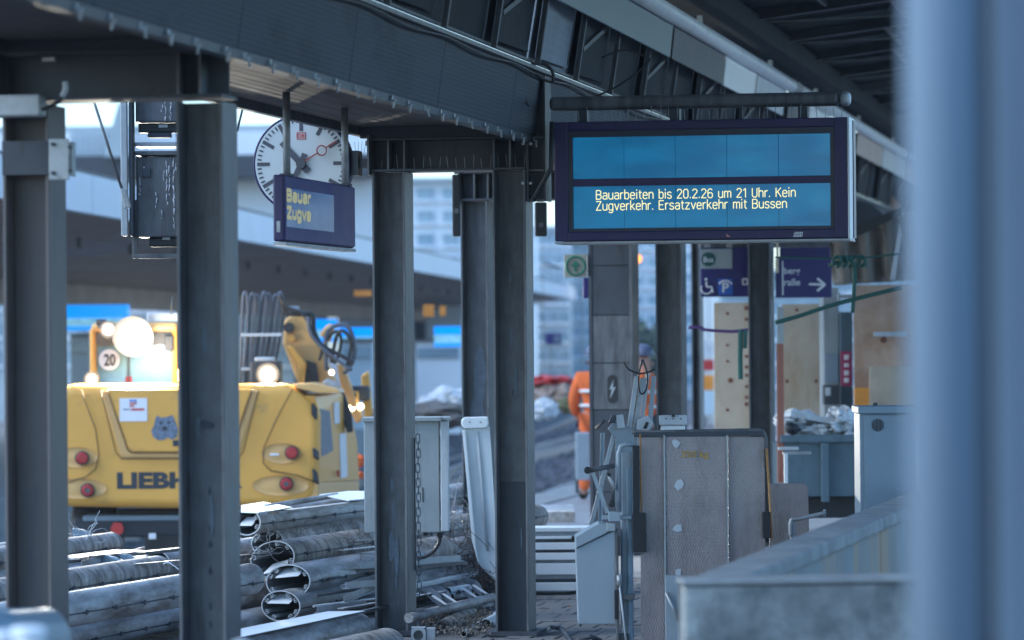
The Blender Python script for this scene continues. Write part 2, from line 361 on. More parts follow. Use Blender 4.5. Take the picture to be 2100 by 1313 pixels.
GL = {'B': (4.4, [[(0, 0), (0, 7), (2.8, 7), (3.8, 6.2), (3.8, 4.6), (2.8, 3.7), (0, 3.7)], [(2.8, 3.7), (4, 2.8), (4, 1), (2.8, 0), (0, 0)]]),
 'a': (3.8, [[(.3, 4.4), (1, 5), (2.6, 5), (3.4, 4.2), (3.4, 0)], [(3.4, 2.8), (1, 2.8), (0, 2), (0, .8), (.9, 0), (2.2, 0), (3.4, .9)]]),
 'u': (3.8, [[(0, 5), (0, 1), (.9, 0), (2.2, 0), (3.4, 1)], [(3.4, 5), (3.4, 0)]]),
 'r': (2.4, [[(0, 0), (0, 5)], [(0, 3.6), (1.1, 4.9), (2.2, 5)]]),
 'b': (3.8, [[(0, 0), (0, 7.4)], [(0, 4), (1.1, 5), (2.5, 5), (3.4, 4), (3.4, 1), (2.5, 0), (1.1, 0), (0, 1)]]),
 'e': (3.8, [[(0, 2.7), (3.4, 2.7), (3.4, 4), (2.5, 5), (.9, 5), (0, 4), (0, 1), (.9, 0), (2.5, 0), (3.3, .7)]]),
 'i': (.9, [[(.2, 0), (.2, 5)], [(.2, 6.6), (.2, 7.3)]]), 't': (2.4, [[(.8, 6.6), (.8, .9), (1.5, 0), (2.2, 0)], [(0, 5), (2.2, 5)]]),
 'n': (3.8, [[(0, 0), (0, 5)], [(0, 3.9), (1.2, 5), (2.5, 5), (3.4, 4), (3.4, 0)]]),
 's': (3.5, [[(3.1, 4.3), (2.3, 5), (.8, 5), (0, 4.2), (.2, 3.1), (2.9, 2.1), (3.2, .9), (2.3, 0), (.8, 0), (0, .8)]]),
 '2': (4.2, [[(0, 5.8), (.9, 7), (2.8, 7), (3.7, 5.9), (3.7, 4.8), (0, .2), (0, 0), (3.8, 0)]]), '0': (4.2, [[(.9, 0), (0, 1.3), (0, 5.7), (.9, 7), (2.8, 7), (3.7, 5.7), (3.7, 1.3), (2.8, 0), (.9, 0)]]),
 '.': (1.0, [[(.2, 0), (.2, .7)]]), '6': (4.2, [[(3.4, 6.2), (2.6, 7), (1, 7), (0, 5.5), (0, 1.2), (.9, 0), (2.8, 0), (3.7, 1), (3.7, 3), (2.8, 4), (.9, 4), (0, 3)]]),
 'm': (5.6, [[(0, 0), (0, 5)], [(0, 4), (1, 5), (1.9, 5), (2.6, 4.2), (2.6, 0)], [(2.6, 4.2), (3.6, 5), (4.4, 5), (5.2, 4.2), (5.2, 0)]]), '1': (2.8, [[(.2, 5.6), (1.8, 7), (1.8, 0)]]),
 'U': (4.4, [[(0, 7), (0, 1.2), (1, 0), (2.9, 0), (3.9, 1.2), (3.9, 7)]]), 'h': (3.8, [[(0, 0), (0, 7.4)], [(0, 3.9), (1.2, 5), (2.5, 5), (3.4, 4), (3.4, 0)]]),
 'K': (4.4, [[(0, 0), (0, 7)], [(3.9, 7), (0, 2.9)], [(1.3, 4.2), (4, 0)]]), 'Z': (4.4, [[(0, 7), (4, 7), (0, 0), (4.1, 0)]]),
 'g': (3.8, [[(3.4, 1), (2.4, 0), (1, 0), (0, 1), (0, 4), (1, 5), (2.4, 5), (3.4, 4)], [(3.4, 5), (3.4, -1), (2.5, -2), (.8, -2), (.1, -1.4)]]),
 'v': (3.8, [[(0, 5), (1.8, 0), (3.6, 5)]]), 'k': (3.6, [[(0, 0), (0, 7.4)], [(3, 5), (0, 2)], [(1, 2.9), (3.3, 0)]]), 'E': (4.2, [[(3.7, 7), (0, 7), (0, 0), (3.8, 0)], [(0, 3.7), (3.2, 3.7)]]),
 'z': (3.6, [[(0, 5), (3.2, 5), (0, 0), (3.3, 0)]]), ' ': (2.4, [])}
def put_strokes(txt, a, ux, uz, w, cap, mt, parent, st=.40):
    """drawn letters of the display, each its own part; a is the left end of the base line"""
    gap = 1.15; tot = sum(GL[c][0] + gap for c in txt) - gap; kx = w / tot; kz = cap / 7.0
    ux, uz = Vector(ux), Vector(uz); nn = ux.cross(uz); x = 0
    for c in txt:
        mb = MB()
        for q, ln_ in enumerate(GL[c][1]):
            for i in range(len(ln_) - 1):
                p0 = Vector(a) + ux * (x + ln_[i][0]) * kx + uz * ln_[i][1] * kz; p1 = Vector(a) + ux * (x + ln_[i + 1][0]) * kx + uz * ln_[i + 1][1] * kz
                dd = (p1 - p0).normalized() * kz * st * .45
                mb.bar(p0 - dd, p1 + dd, kz * st * 2 * .9, .0008 + .0001 * ((i + q) % 4), up=nn)
        if mb.v: mb.build('letter', mt, parent)
        x += GL[c][0] + gap
def disc(c, n, r, th, seg=32, mb=None, mi=0):
    c = Vector(c); n = Vector(n).normalized()
    return (mb or MB()).tube([c, c + n * th], r, seg, mi=mi)
XA = Vector((1, 0, 0)); YA = Vector((0, 1, 0)); ZA = Vector((0, 0, 1))

# ================================================================== SETTING
YB = QZ(770, 1303, 0).y
YAF = YB / 1.445
EDGE_X = QZ(1102, 1020, 0).x
print('YB', YB, 'YA', YAF, 'EDGE', EDGE_X)

g = MB().box(-400, 400, -30, 900, -1.6, -1.0).build('track_bed', M['ballast']); struct(g)
pf = MB().box(EDGE_X, 14, -12, 90, -0.99, -0.03).build('platform', M['joint']); struct(pf)
tp = MB().box(EDGE_X + 0.45, 14, 30, 90, -0.026, 0.0).build('platform_surface', mat('far_paving', (0.28, 0.275, 0.275), 0.7, 0, 0.25, 2.5, bump=0.2)); struct(tp)
MB().box(EDGE_X - 0.12, EDGE_X + 0.45, -12, 90, -0.25, 0.02).build('edge_kerb', M['coping'], pf, 0.02)
# sky glow on the ground right of the platform: a second track bed
PW, PL = 0.16, 0.30
pav = MB(); base = [None] * 5
for k in range(5):
    b = MB().box(0.004, PW - 0.005, 0.004, PL - 0.005, -0.05, 0.0).build('paver', M['paver'], pf, 0.004, 1)
    base[k] = b
    b.location = (-6 + k * PW, 22.0, 0)
n_p = 0
rows = int((30 - 20) / PL)
for j in range(rows):
    for i in range(-40, 60):
        x = -4.6 + i * PW + (PW / 2 if j % 2 else 0) + (0.02 * math.sin(j * 1.7)); y = 20.0 + j * PL
        c = Vector((x + PW / 2, y + PL / 2, 0)); rel = c - CAM
        d = rel.dot(FW)
        px = CX + rel.dot(RT) / d * F_PX; py = CY - rel.dot(UP) / d * F_PX
        z = random.uniform(-0.006, 0.004)
        seen = (855 < px < 1030 or 1095 < px < 1300) and 1195 < py < 1325
        if seen and n_p < 290:
            o = link_copy(random.choice(base), pf, (x, y, z)); o.rotation_euler = (random.uniform(-.012, .012), random.uniform(-.02, .02), random.uniform(-.01, .01)); n_p += 1
        elif -8 < x < 3:
            pav.box(x + 0.004, x + PW - 0.005, y + 0.004, y + PL - 0.005, -0.05, z)
pv = pav.build('paving_field', M['paver'], pf); pv['kind'] = 'stuff'
print('pavers', n_p)
# park the five prototypes where paving is in sight too
# rails: two tracks
def rail_line(name, pts, parent, h=0.16):
    mb = MB()
    for a, b in zip(pts[:-1], pts[1:]):
        a, b = Vector(a), Vector(b)
        mb.bar(a + ZA * 0.02, b + ZA * 0.02, 0.14, 0.03); mb.bar(a + ZA * 0.09, b + ZA * 0.09, 0.025, 0.12); mb.bar(a + ZA * 0.155, b + ZA * 0.155, 0.07, 0.04)
    return mb.build(name, M['rail'], parent)
tracks = []
for k, (xc, g0, lab) in enumerate(((-9.6, -1.0, 'near'), (-13.9, -1.0, 'far'))):
    tr = bpy.data.objects.new('railway_track', None); COL.objects.link(tr); tr['kind'] = 'structure'
    for s in (-0.72, 0.72):
        pts = []
        for j in range(0, 30):
            y = 10 + j * 5
            bend = 0.0006 * max(0, y - 25) ** 2
            pts.append((xc + s - bend, y, -0.98))
        rail_line('rail', pts, tr)
    sl = MB().box(-1.3, 1.3, -0.13, 0.13, -0.99, -0.93)
    s0 = None
    for j in range(60):
        y = 20 + j * 1.2; bend = 0.0006 * max(0, y - 25) ** 2
        if s0 is None: s0 = sl.build('sleeper', M['concrete'], tr, loc=(xc - bend, y, 0))
        else: link_copy(s0, tr, (xc - bend, y, 0))
# third pair of rails seen between the columns
tr = bpy.data.objects.new('railway_track', None); COL.objects.link(tr); tr['kind'] = 'structure'
rail_line('rail', [QZ(870, 1000, -0.9), QZ(951, 967, -0.9), QZ(1102, 927, -0.9), QZ(1176, 907, -0.9), QZ(1290, 878, -0.9)], tr)
rail_line('rail', [QZ(870, 1022, -0.9), QZ(951, 998, -0.9), QZ(1102, 945, -0.9), QZ(1176, 925, -0.9), QZ(1290, 893, -0.9)], tr)
# loose stone heaps in the far track bed
st = MB()
for i in range(1500):
    px = random.uniform(850, 1210); py = random.uniform(880, 1010)
    p = QZ(px, py, -0.97); s = random.uniform(0.03, 0.09)
    a = Vector((random.uniform(-1, 1), random.uniform(-1, 1), random.uniform(-.3, 1))).normalized(); b = a.orthogonal().normalized(); c = a.cross(b)
    st.obox(p + ZA * s * .4, a * s, b * s * .7, c * s * .6)
o = st.build('ballast_stones', M['ballast']); o['kind'] = 'stuff'

# ================================================================== PLATFORM CANOPY FRAMES
def hcol(mb, x0, y0, w, dp, z0, z1, t=0.014, web=0.011):
    """H section, flanges facing left and right, web facing the camera"""
    mb.box(x0, x0 + t, y0, y0 + dp, z0, z1); mb.box(x0 + w - t, x0 + w, y0, y0 + dp, z0, z1)
    mb.box(x0 + t, x0 + w - t, y0 + dp / 2 - web / 2, y0 + dp / 2 + web / 2, z0, z1)
def hbeam(mb, x0, x1, y0, dp, z0, z1, t=0.016):
    mb.box(x0, x1, y0, y0 + dp, z0, z0 + t); mb.box(x0, x1, y0, y0 + dp, z1 - t, z1)
    mb.box(x0, x1, y0 + dp / 2 - 0.006, y0 + dp / 2 + 0.006, z0 + t, z1 - t)
CW, CD = 0.215, 0.27
zt_B = QY(800, 283, YB).z; zb_B = QY(800, 352, YB).z
print('beam z', zb_B, zt_B)
def frame(Y, pxl, pxr, label, lblb, mc=M['steel']):
    pass
xB1 = QY(765, 700, YB).x; xB2 = QY(1012, 700, YB).x
xA1 = QY(8, 700, YAF).x; xA2 = QY(364, 700, YAF).x
print('xs', xB1, xB2, xA1, xA2)
XL, XR = xB1, xB2 + CW

def column(name, x, Y, ztop, label, w=CW, dp=CD, mt=None, base=True):
    t = thing(name, label, 'steel column', 'steel columns of the platform roof')
    mb = MB(); hcol(mb, 0, 0, w, dp, 0.0, ztop); mb.build('shaft', mt or M['steel'], t, 0.002, 1)
    if base:
        MB().box(-0.06, w + 0.06, -0.05, dp + 0.05, 0.001, 0.03).build('base_plate', M['steel_dark'], t)
        # welded end gussets at the head
    t.location = (x, Y, 0)
    return t
column('steel_column', xA1, YAF, zb_B - 0.002, 'nearest steel column at the far left carrying a pale junction box', mt=M['steel_brown'])
cA2 = column('steel_column', xA2, YAF, zb_B - 0.002, 'near steel column in front of the yellow excavator, right leg of the nearest frame', mt=M['steel'])
column('steel_column', xB1, YB, zb_B - 0.002, 'steel column with a small cabinet and a chain behind it')
cB2 = column('steel_column', xB2, YB, zb_B - 0.002, 'steel column directly left of the big departure board')
# patches of lighter touch-up paint on the column fronts
def patches(x0, Y, spots, parent, name='paint_patch', mt=None):
    for q_, (dx, z, w, h) in enumerate(spots):
        n = 12; pts = []
        for k in range(n):
            a = 2 * math.pi * k / n; r = 1 + random.uniform(-.22, .22)
            pts.append(Vector((dx + math.cos(a) * w * r, CD / 2 - 0.008 - .0028 * (q_ % 4), z + math.sin(a) * h * r)))
        MB().prism(pts, Vector((0, 0.0018, 0))).build(name, mt or M['patch'], parent)
M['patch'] = mat('touch_up_paint', (0.12, 0.15, 0.19), 0.45, var=0.3, scale=14)
M['chip'] = mat('dark_chip', (0.025, 0.03, 0.045), 0.5)
def find(x, Y):
    for o in bpy.data.objects:
        if o.name.startswith('steel_column') and abs(o.location.x - x) < 1e-4 and abs(o.location.y - Y) < 1e-4: return o
patches(0, YB, [(0.10, 0.78, .012, .09), (0.085, 0.56, .022, .10), (0.12, 0.50, .014, .13), (0.115, 0.33, .008, .05), (0.09, 0.95, .012, .05)], find(xB1, YB))
patches(0, YB, [(0.09, 1.9, .01, .06), (0.12, 1.62, .008, .10), (0.06, 1.25, .007, .05), (0.15, 0.62, .006, .07), (0.09, 2.3, .008, .05)], cB2)
MB().box(.015, CW - .015, CD / 2 - .009, CD / 2 - .007, .0, .98).build('lower_repaint', M['steel_dark'], cB2)
patches(0, YAF, [(0.09, 1.9, .012, .07), (0.12, 1.1, .01, .10), (0.06, 1.5, .01, .05)], cA2)
patches(0, YB, [(0.10, 1.55, .004, .02), (0.12, 0.7, .005, .03), (0.11, 0.25, .005, .03)], cB2, mt=M['chip'], name='paint_chip')
patches(0, YAF, [(0.11, z, .006, .018) for z in (0.62, 0.7, 0.86, 0.98, 1.05, 1.22, .52)] + [(0.10, 1.52, .03, .02)], cA2, mt=M['chip'], name='paint_chip')

def crossbeam(x0, x1, Y, zb, zt, ribs, label, dp=CD, bolts=True):
    t = thing('roof_crossbeam', label, 'steel beam', 'crossbeams on the column pairs')
    mb = MB(); hbeam(mb, x0, x1, Y, dp, zb, zt); mb.build('beam', M['steel_dark'], t, 0.002, 1)
    for rx in ribs:
        MB().box(rx, rx + 0.012, Y + 0.008, Y + dp / 2 - 0.006, zb + 0.016, zt - 0.016).build('stiffener', M['steel'], t)
    MB().box(x0 - 0.014, x0 - 0.001, Y - 0.03, Y + dp + 0.02, zb - 0.02, zt + 0.02).build('end_plate', M['steel'], t)
    if bolts:
        for z in (zb + .04, zt - .03):
            disc((x0 - 0.032, Y + 0.02, z), XA, 0.016, 0.016, 8).build('bolt', M['galv'], t)
    return t
ribsB = [QY(p, 320, YB).x for p in (793, 826, 1010, 1043)]
cbB = crossbeam(XL - 0.01, xB2 + CW + 0.0, YB, zb_B, zt_B, ribsB, 'crossbeam over the two middle columns, lined with bird spikes')
ribsA = [QY(p, 150, YAF).x for p in (361, 406)]
cbA = crossbeam(xA1 - 0.01, xA2 + CW + 0.0, YAF, QY(250, 203, YAF).z, QY(250, 100, YAF).z, ribsA, 'nearest dark crossbeam at the upper left corner', bolts=False)
# bird spikes standing on the lower flange
sp = MB()
x = XL + 0.05
while x < xB2 + CW:
    h_ = random.uniform(0.06, 0.10); a = (x, YB + 0.05, zb_B + 0.014)
    sp.tube([a, (x + random.uniform(-.01, .01), YB + 0.045, zb_B + 0.014 + h_)], 0.0024, 4); x += 0.055
o = sp.build('bird_spikes', M['galv'], cbB); o['kind'] = 'stuff'

# third pair standing behind
YC = YB * 1.225
cC = column('steel_column', QY(946, 700, YC).x, YC, QY(960, 413, YC).z, 'farther steel column with a grey paint patch, half behind the column by the board')
patches(0, YC, [(0.12, 1.55 , .05, .25), (0.10, 1.2, .06, .3), (0.12, 1.0, .05, .2)], cC)
crossbeam(QY(946, 400, YC).x - .01, QY(1190, 400, YC).x, YC, QY(960, 412, YC).z, QY(960, 352, YC).z, [QY(p, 380, YC).x for p in (970, 998, 1105)], 'farther crossbeam just behind the middle frame', bolts=False)
# boxed column with the lightning opening
YD = 32.0
def far_col(px0, px1, Y, label, side=True):
    a = QY(px0, 700, Y).x; b = QY(px1, 700, Y).x
    return column('steel_column', a, Y, 2.95, label, w=b - a, dp=0.3)
YD = 33.0
tD = thing('boxed_column', 'wide dark column clad in sheet panels with a lightning shaped opening', 'column')
aD = QY(1208, 700, YD).x; bD = QY(1297, 700, YD).x
MB().box(aD + .012, bD - .012, YD + .02, YD + .38, 0, 3.1).build('core', M['steel_dark'], tD)
seams = [0.0, QY(1250, 1010, YD).z, QY(1250, 841, YD).z, QY(1250, 745, YD).z, QY(1250, 647, YD).z, QY(1250, 545, YD).z, 3.1]
for k in range(6):
    MB().box(aD + .03, bD - .03, YD + 0.004, YD + .019, seams[k] + .004, seams[k + 1] - .004).build('cladding_panel', M['steel'] if k in (2, 3) else M['steel_dark'], tD, 0.003, 1)
MB().box(aD, aD + .028, YD - .005, YD + .4, 0, 3.1).build('edge_strip', M['steel_dark'], tD)
MB().box(bD - .028, bD, YD - .005, YD + .4, 0, 3.1).build('edge_strip', M['steel'], tD)
# rounded service slot with a bolt sign
c0 = QY(1256, 798, YD)
pts = []
for k in range(24):
    a = 2 * math.pi * k / 24
    pts.append(Vector((c0.x + .044 * math.cos(a), YD - 0.002, c0.z + (.08 if math.sin(a) > 0 else -.08) + .044 * math.sin(a))))
MB().prism(pts, YA * 0.005).build('service_slot', M['steel_black'], tD)
zz = [(.012, .085), (-.028, -.005), (-.004, .0), (-.022, -.085), (.03, .02), (.004, .012)]
MB().prism([Vector((c0.x + x_, YD - 0.006, c0.z + z_)) for x_, z_ in zz], YA * 0.003).build('lightning_mark', M['galv'], tD)
hp = MB(); hp.tube([QY(1222, 880, YD - .05), QY(1240, 862, YD - .05)], .012, 8); hp.build('lever', M['black'], tD)
far_col(1345, 1399, 33.2, 'dark steel column between the boxed column and the plywood boards')
far_col(1418, 1436, 42.0, 'farthest thin steel column behind the wheelchair sign')
far_col(1535, 1581, 34.5, 'steel column standing in front of the plywood boards')
cE = find(QY(1345, 700, 33.2).x, 33.2)

# ================================================================== ROOF
rf = bpy.data.objects.new('platform_canopy', None); COL.objects.link(rf)
tag(rf, 'dark underside of the platform canopy with ribs, girder and clamps above everything', 'canopy')
GX = QY(1085, 280, YB).x + 0.02; gz0 = QY(1085, 278, YB).z
Xg = QY(1108, 150, YB).x; gz1 = QY(1108, 152, YB).z
Y0, Y1 = 12.0, 62.0
print('girder', GX, gz0, Xg, gz1)
# girder face, one panel per bay
yy = Y0
while yy < Y1:
    L_ = 2.25
    MB().prism([(GX, yy + .006, gz0), (Xg, yy + .006, gz1), (Xg - .03, yy + .006, gz1), (GX - .03, yy + .006, gz0)], YA * (L_ - .012)).build('girder_panel', M['girder_clad'], rf)
    yy += L_
# low ceiling over the column pairs
cw0 = QY(8, 71, YAF).x
strip = [(XL - 0.08), GX - .05]
n_s = 8; wS = (strip[1] - strip[0]) / n_s
for k in range(n_s):
    MB().box(strip[0] + k * wS + .003, strip[0] + (k + 1) * wS - .003, Y0, Y1, zt_B + 0.075, zt_B + 0.10).build('soffit_board', M['ceiling_clad'], rf)
MB().box(strip[0] - .30, GX - .031, Y0, Y1, zt_B + 0.13, zt_B + .2).build('roof_sheet', M['steel_dark'], rf)
# joists above crossbeams + edge gutter
MB().box(strip[0] - .05, strip[0] - .004, Y0, Y1, zt_B + 0.02, zt_B + .115).build('edge_gutter', M['steel'], rf, .004)
y = YAF + .1
for k in range(0, 6):
    yj = YAF + k * (YB - YAF)
    MB().box(strip[0], GX - .05, yj + .02, yj + .10, zt_B + .002, zt_B + .072).build('joist', M['steel_dark'], rf)
MB().box(GX - .06, GX + 0.002, Y0, Y1, gz0 - .045, gz0 - .002).build('girder_flange', M['steel_dark'], rf)
# clamps hanging below the girder edge
cl = MB()
cl.box(-.012, .012, -.012, .012, 0, .03); cl.box(-.012, .04, -.010, .010, -.012, 0); cl.box(.018, .034, -.008, .008, -.05, -.012); cl.tube([(.026, 0, -.068), (.026, 0, -.05)], .009, 6)
cl.v = [tuple(c * .68 for c in v) for v in cl.v]
c0_ = cl.build('beam_clamp', M['galv'], rf, loc=(GX + .006, 14, gz0 - .03))
for k in range(1, 58):
    o = link_copy(c0_, rf, (GX + .006 + random.uniform(-.004, .004), 14 + k * .44 + random.uniform(-.05, .05), gz0 - .03)); o.rotation_euler = (0, random.uniform(-.2, .2), random.uniform(-.4, .4))
# gutter line at the girder's upper edge: two angle rails and a cable
MB().box(Xg - .01, Xg + .035, Y0, Y1, gz1 + .002, gz1 + .03).build('upper_rail', M['steel'], rf, .004)
MB().box(Xg - .0, Xg + .022, Y0, Y1, gz1 + .045, gz1 + .06).build('upper_rail', M['steel_dark'], rf)
cb = []
for k in range(80): cb.append((Xg + .03, Y0 + k * .3, gz1 - .02 + .012 * math.sin(k * .9)))
MB().tube(cb, .008, 5).build('roof_cable', M['cable'], rf)
# steep web between upper rail and lamp line
lampP = QY(1151, -83, YB); LX, LZ = lampP.x, lampP.z
print('lamp', LX, LZ)
ribs_y = []
yr = YB - 7.9
while yr < Y1: ribs_y.append(yr); yr += 1.5
for i, yr in enumerate(ribs_y):
    a = Vector((Xg + .05, yr, gz1 + .03)); b = Vector((LX + .02, yr, LZ + .02))
    MB().bar(a, b, .034, .04, up=(0, 1, 0)).build('rib', M['steel_dark'], rf, .004)
    if i % 2 == 0:
        MB().bar(Vector((Xg + .06, yr + .2, gz1 + .25)), Vector((LX, yr + 1.6, LZ - .1)), .03, .03).build('brace', M['steel_dark'], rf)
for i, yr in enumerate(ribs_y[:-1]):
    y2 = yr + 1.5
    light = i in (5,)
    o0 = Vector((-.045, 0, .01))
    MB().prism([Vector((Xg + .03, yr + .03, gz1 + .06)) + o0, Vector((Xg + .03, y2 - .03, gz1 + .06)) + o0, Vector((LX, y2 - .03, LZ)) + o0, Vector((LX, yr + .03, LZ)) + o0], Vector((-.02, 0, 0))).build('web_panel', M['wing_light'] if light else M['wing_clad'], rf)
    # folded gusset
    if i % 2 == 0 or light:
        MB().prism([(Xg + .035, yr + .05, gz1 + .08), (LX - .01, yr + .05, LZ - .02), (Xg + .02, yr + 1.35, gz1 + .1)], Vector((-.01, 0, .004))).build('gusset', M['wing_light'] if light else M['wing_clad'], rf)
# light reflector strip beside the lamps
bands = [(14, 28.7, 'teal_panel'), (28.8, 31.9, 'steel_dark'), (32, 34.2, 'white'), (34.3, 36.6, 'white_soft'), (37, 38.6, 'steel_dark'), (39, 41, 'white'), (44.5, 48, 'pink_panel'), (48.1, 52, 'white_soft'), (52.1, 56, 'pink_panel'), (56.1, 60, 'white_soft')]
for a_, b_, mm in bands:
    MB().prism([(LX + .075, a_, LZ - .03), (LX + .045, a_, LZ - .30), (LX + .060, a_, LZ - .30), (LX + .09, a_, LZ - .03)], YA * (b_ - a_)).build('reflector_panel', M[mm], rf, .003)
# right wing
WS = 0.125
def wing(x, y, up=0.0): return Vector((x, y, LZ + .30 + (x - LX) * WS + up))
WX1 = LX + 4.4
yy = Y0
while yy < Y1:
    for kx in range(3):
        xa = LX - .3 + kx * 1.56; xb = xa + 1.55
        MB().prism([wing(xa, yy + .01), wing(xb, yy + .01), wing(xb, yy + .01, .03), wing(xa, yy + .01, .03)], YA * 1.23).build('roof_panel', M['wing_clad'], rf)
    yy += 1.25
yy = YB - 9.0
while yy < Y1:
    MB().bar(wing(LX + .1, yy, -.035), wing(WX1, yy, -.035), .04, .065).build('rafter', M['steel_dark'], rf)
    MB().bar(wing(LX + .1, yy, -.076), wing(WX1, yy, -.076), .09, .014).build('rafter_flange', M['steel_dark'], rf)
    MB().bar(wing(LX + .1, yy + 1.2, -.02), wing(WX1, yy + 1.2, -.02), .03, .035).build('purlin', M['steel_dark'], rf)
    for kx in range(3):
        MB().bar(wing(LX + 1.2 + kx * 1.3 + .3 * math.sin(yy), yy + .05, -.03), wing(LX + 1.2 + kx * 1.3 + .3 * math.sin(yy), yy + 2.4, -.03), .03, .05).build('strut', M['steel_dark'], rf)
    MB().bar(wing(LX + .4, yy + .1, -.10), wing(LX + 2.3, yy + 2.3, -.10), .014, .014).build('wind_brace', M['steel_black'], rf)
    yy += 2.45
MB().box(LX + .14, LX + .34, Y0, Y1, LZ + .12, LZ + .30).build('lamp_girder', M['wing_clad'], rf)
# tubular lamp housings in a row
lt = []
lp = thing('strip_lamp', 'long pale tubular strip lamp running under the canopy above the board', 'lamp', 'strip lamps under the canopy')
MB().tube([(LX + .12, -6.9, LZ), (LX + .12, 6.9, LZ)], .062, 16).build('lamp_tube', M['white'], lp)
for s in (-6.9, 6.9): MB().tube([(LX + .12, s - .03, LZ), (LX + .12, s + .03, LZ)], .068, 16).build('end_cap', M['galv'], lp)
for s in (-5, 0, 5): MB().box(LX + .10, LX + .14, s - .02, s + .02, LZ + .05, LZ + .12).build('bracket', M['galv'], lp)
lp.location = (0, 30, 0)
for k, yl in enumerate((44.2, 58.3)):
    q = link_copy(lp); q.location = (0, yl, 0)
    q['label'] = ('second strip lamp in the row, its end showing right above the board', 'farthest strip lamp, right of the departure board')[k]
    for ch in list(lp.children): link_copy(ch, q)
# bird spikes / wires around the lamps
sp = MB()
for k in range(170):
    y = random.uniform(35, 56); x = LX + .05 + random.uniform(-.14, .06)
    sp.tube([(x, y, LZ + .03), (x + random.uniform(-.02, .02), y + random.uniform(-.05, .05), LZ - random.uniform(.05, .13))], .0025, 4)
o = sp.build('bird_spikes', M['cable'], rf); o['kind'] = 'stuff'
# vertical post that rises beside the middle frame to the roof, with cable loops
pt = thing('roof_post', 'short dark post from the middle frame up to the roof with cables looped round it', 'steel post')
a = QY(1083, 400, YB); b = QY(1124, 400, YB)
mb = MB(); hcol(mb, xB2 + CW + .004, YB + .01, .125, .22, QY(1100, 412, YB).z, gz1 - .01); mb.build('shaft', M['steel_dark'], pt)
for py in (281, 349, 410):
    zc = QY(1100, py, YB).z
    MB().box(xB2 + CW + .02, xB2 + CW + .113, YB + .02, YB + .11, zc - .006, zc + .006).build('stiffener', M['steel'], pt)
for py, px in ((295, 1072), (295, 1088), (376, 1072), (376, 1088)):
    disc(QY(px, py, YB - .012), YA, .011, .012, 6).build('bolt', M['galv'], pt)
MB().tube([Q(1132, 250, YB / 1.0), Q(1130, 345, YB), Q(1093, 412, YB)], .016, 8).build('diagonal_strut', M['steel_black'], pt)
def loop(pts, d, r, name, parent, mt=M['cable']):
    # catmull-rom through pixel points
    P = [Q(x, y, d) for x, y in pts]; out = []
    for i in range(len(P) - 1):
        p0 = P[max(i - 1, 0)]; p1 = P[i]; p2 = P[i + 1]; p3 = P[min(i + 2, len(P) - 1)]
        for k in range(6):
            t = k / 6
            out.append(.5 * ((2 * p1) + (p2 - p0) * t + (2 * p0 - 5 * p1 + 4 * p2 - p3) * t * t + (3 * p1 - p0 - 3 * p2 + p3) * t ** 3))
    out.append(P[-1])
    return MB().tube(out, r, 7).build(name, mt, parent)
dB = YB * 1.02
loop([(1078, 205), (1068, 175), (1080, 140), (1110, 130), (1132, 145), (1135, 165)], dB - .5, .011, 'cable_loop', pt)
loop([(1075, 165), (1076, 200), (1085, 218)], dB - .5, .008, 'cable_loop', pt)
loop([(1075, 150), (1090, 150), (1125, 168), (1140, 162)], dB - .5, .008, 'cable_loop', pt)
# hanging drooping cables below the roof right of the post
loop([(1135, 215), (1200, 205), (1270, 175), (1330, 128), (1320, 115), (1280, 103), (1235, 118)], dB + 2, .007, 'slack_cable', rf)
loop([(1030, 130), (1037, 180), (1036, 230)], dB - .6, .003, 'thin_wire', rf)

# ================================================================== DEPARTURE BOARD
bd = thing('departure_board', 'large navy departure board with blue screen and two lines of yellow text', 'display board')
Yd = YB - .15
pTL, pBR = QY(1136, 251, Yd), QY(1740, 488, Yd)
x0, x1, z1, z0 = pTL.x, pBR.x, pTL.z, pBR.z - 0.0
bw, bh = x1 - x0, z1 - z0
print('board', bw, bh)
BD = .36
def rect_frame(mb, x0, x1, z0, z1, y0, y1, l, r, b, t):
    mb.box(x0, x0 + l, y0, y1, z0, z1); mb.box(x1 - r, x1, y0, y1, z0, z1)
    mb.box(x0 + l, x1 - r, y0, y1, z0, z0 + b); mb.box(x0 + l, x1 - r, y0, y1, z1 - t, z1)
SX0, SX1 = x0 + bw * .062, x1 - bw * .060      # glass opening
SZ0, SZ1 = z0 + bh * .105, z1 - bh * .13
mb = MB(); rect_frame(mb, x0, x1 - .003, z0, z1, Yd, Yd + .05, SX0 - x0 - .03, x1 - SX1 - .03, SZ0 - z0 - .02, z1 - SZ1 - .04)
mb.build('front_frame', M['navy'], bd, .006)
MB().box(x0 + .004, x1 - .004, Yd + .055, Yd + BD, z0 + .004, z1 - .004).build('housing', M['navy'], bd, .005)
MB().box(x1 - .002, x1 + .012, Yd - .004, Yd + BD - .05, z0 - .006, z1 + .004).build('side_cover', M['white'], bd, .004)
MB().box(x1 + .013, x1 + .018, Yd + .20, Yd + BD, z0 + .004, z1 - .01).build('side_trim', M['navy'], bd)
MB().box(x0 - .002, x1 + .01, Yd - .004, Yd + BD, z0 - .016, z0 - .004).build('bottom_tray', M['galv'], bd)
mb = MB(); rect_frame(mb, SX0 - .03, SX1 + .03, SZ0 - .02, SZ1 + .04, Yd + .014, Yd + .05, .03, .03, .02, .04)
mb.build('inner_bezel', mat('bezel', (0.018, 0.024, 0.045), .4), bd)
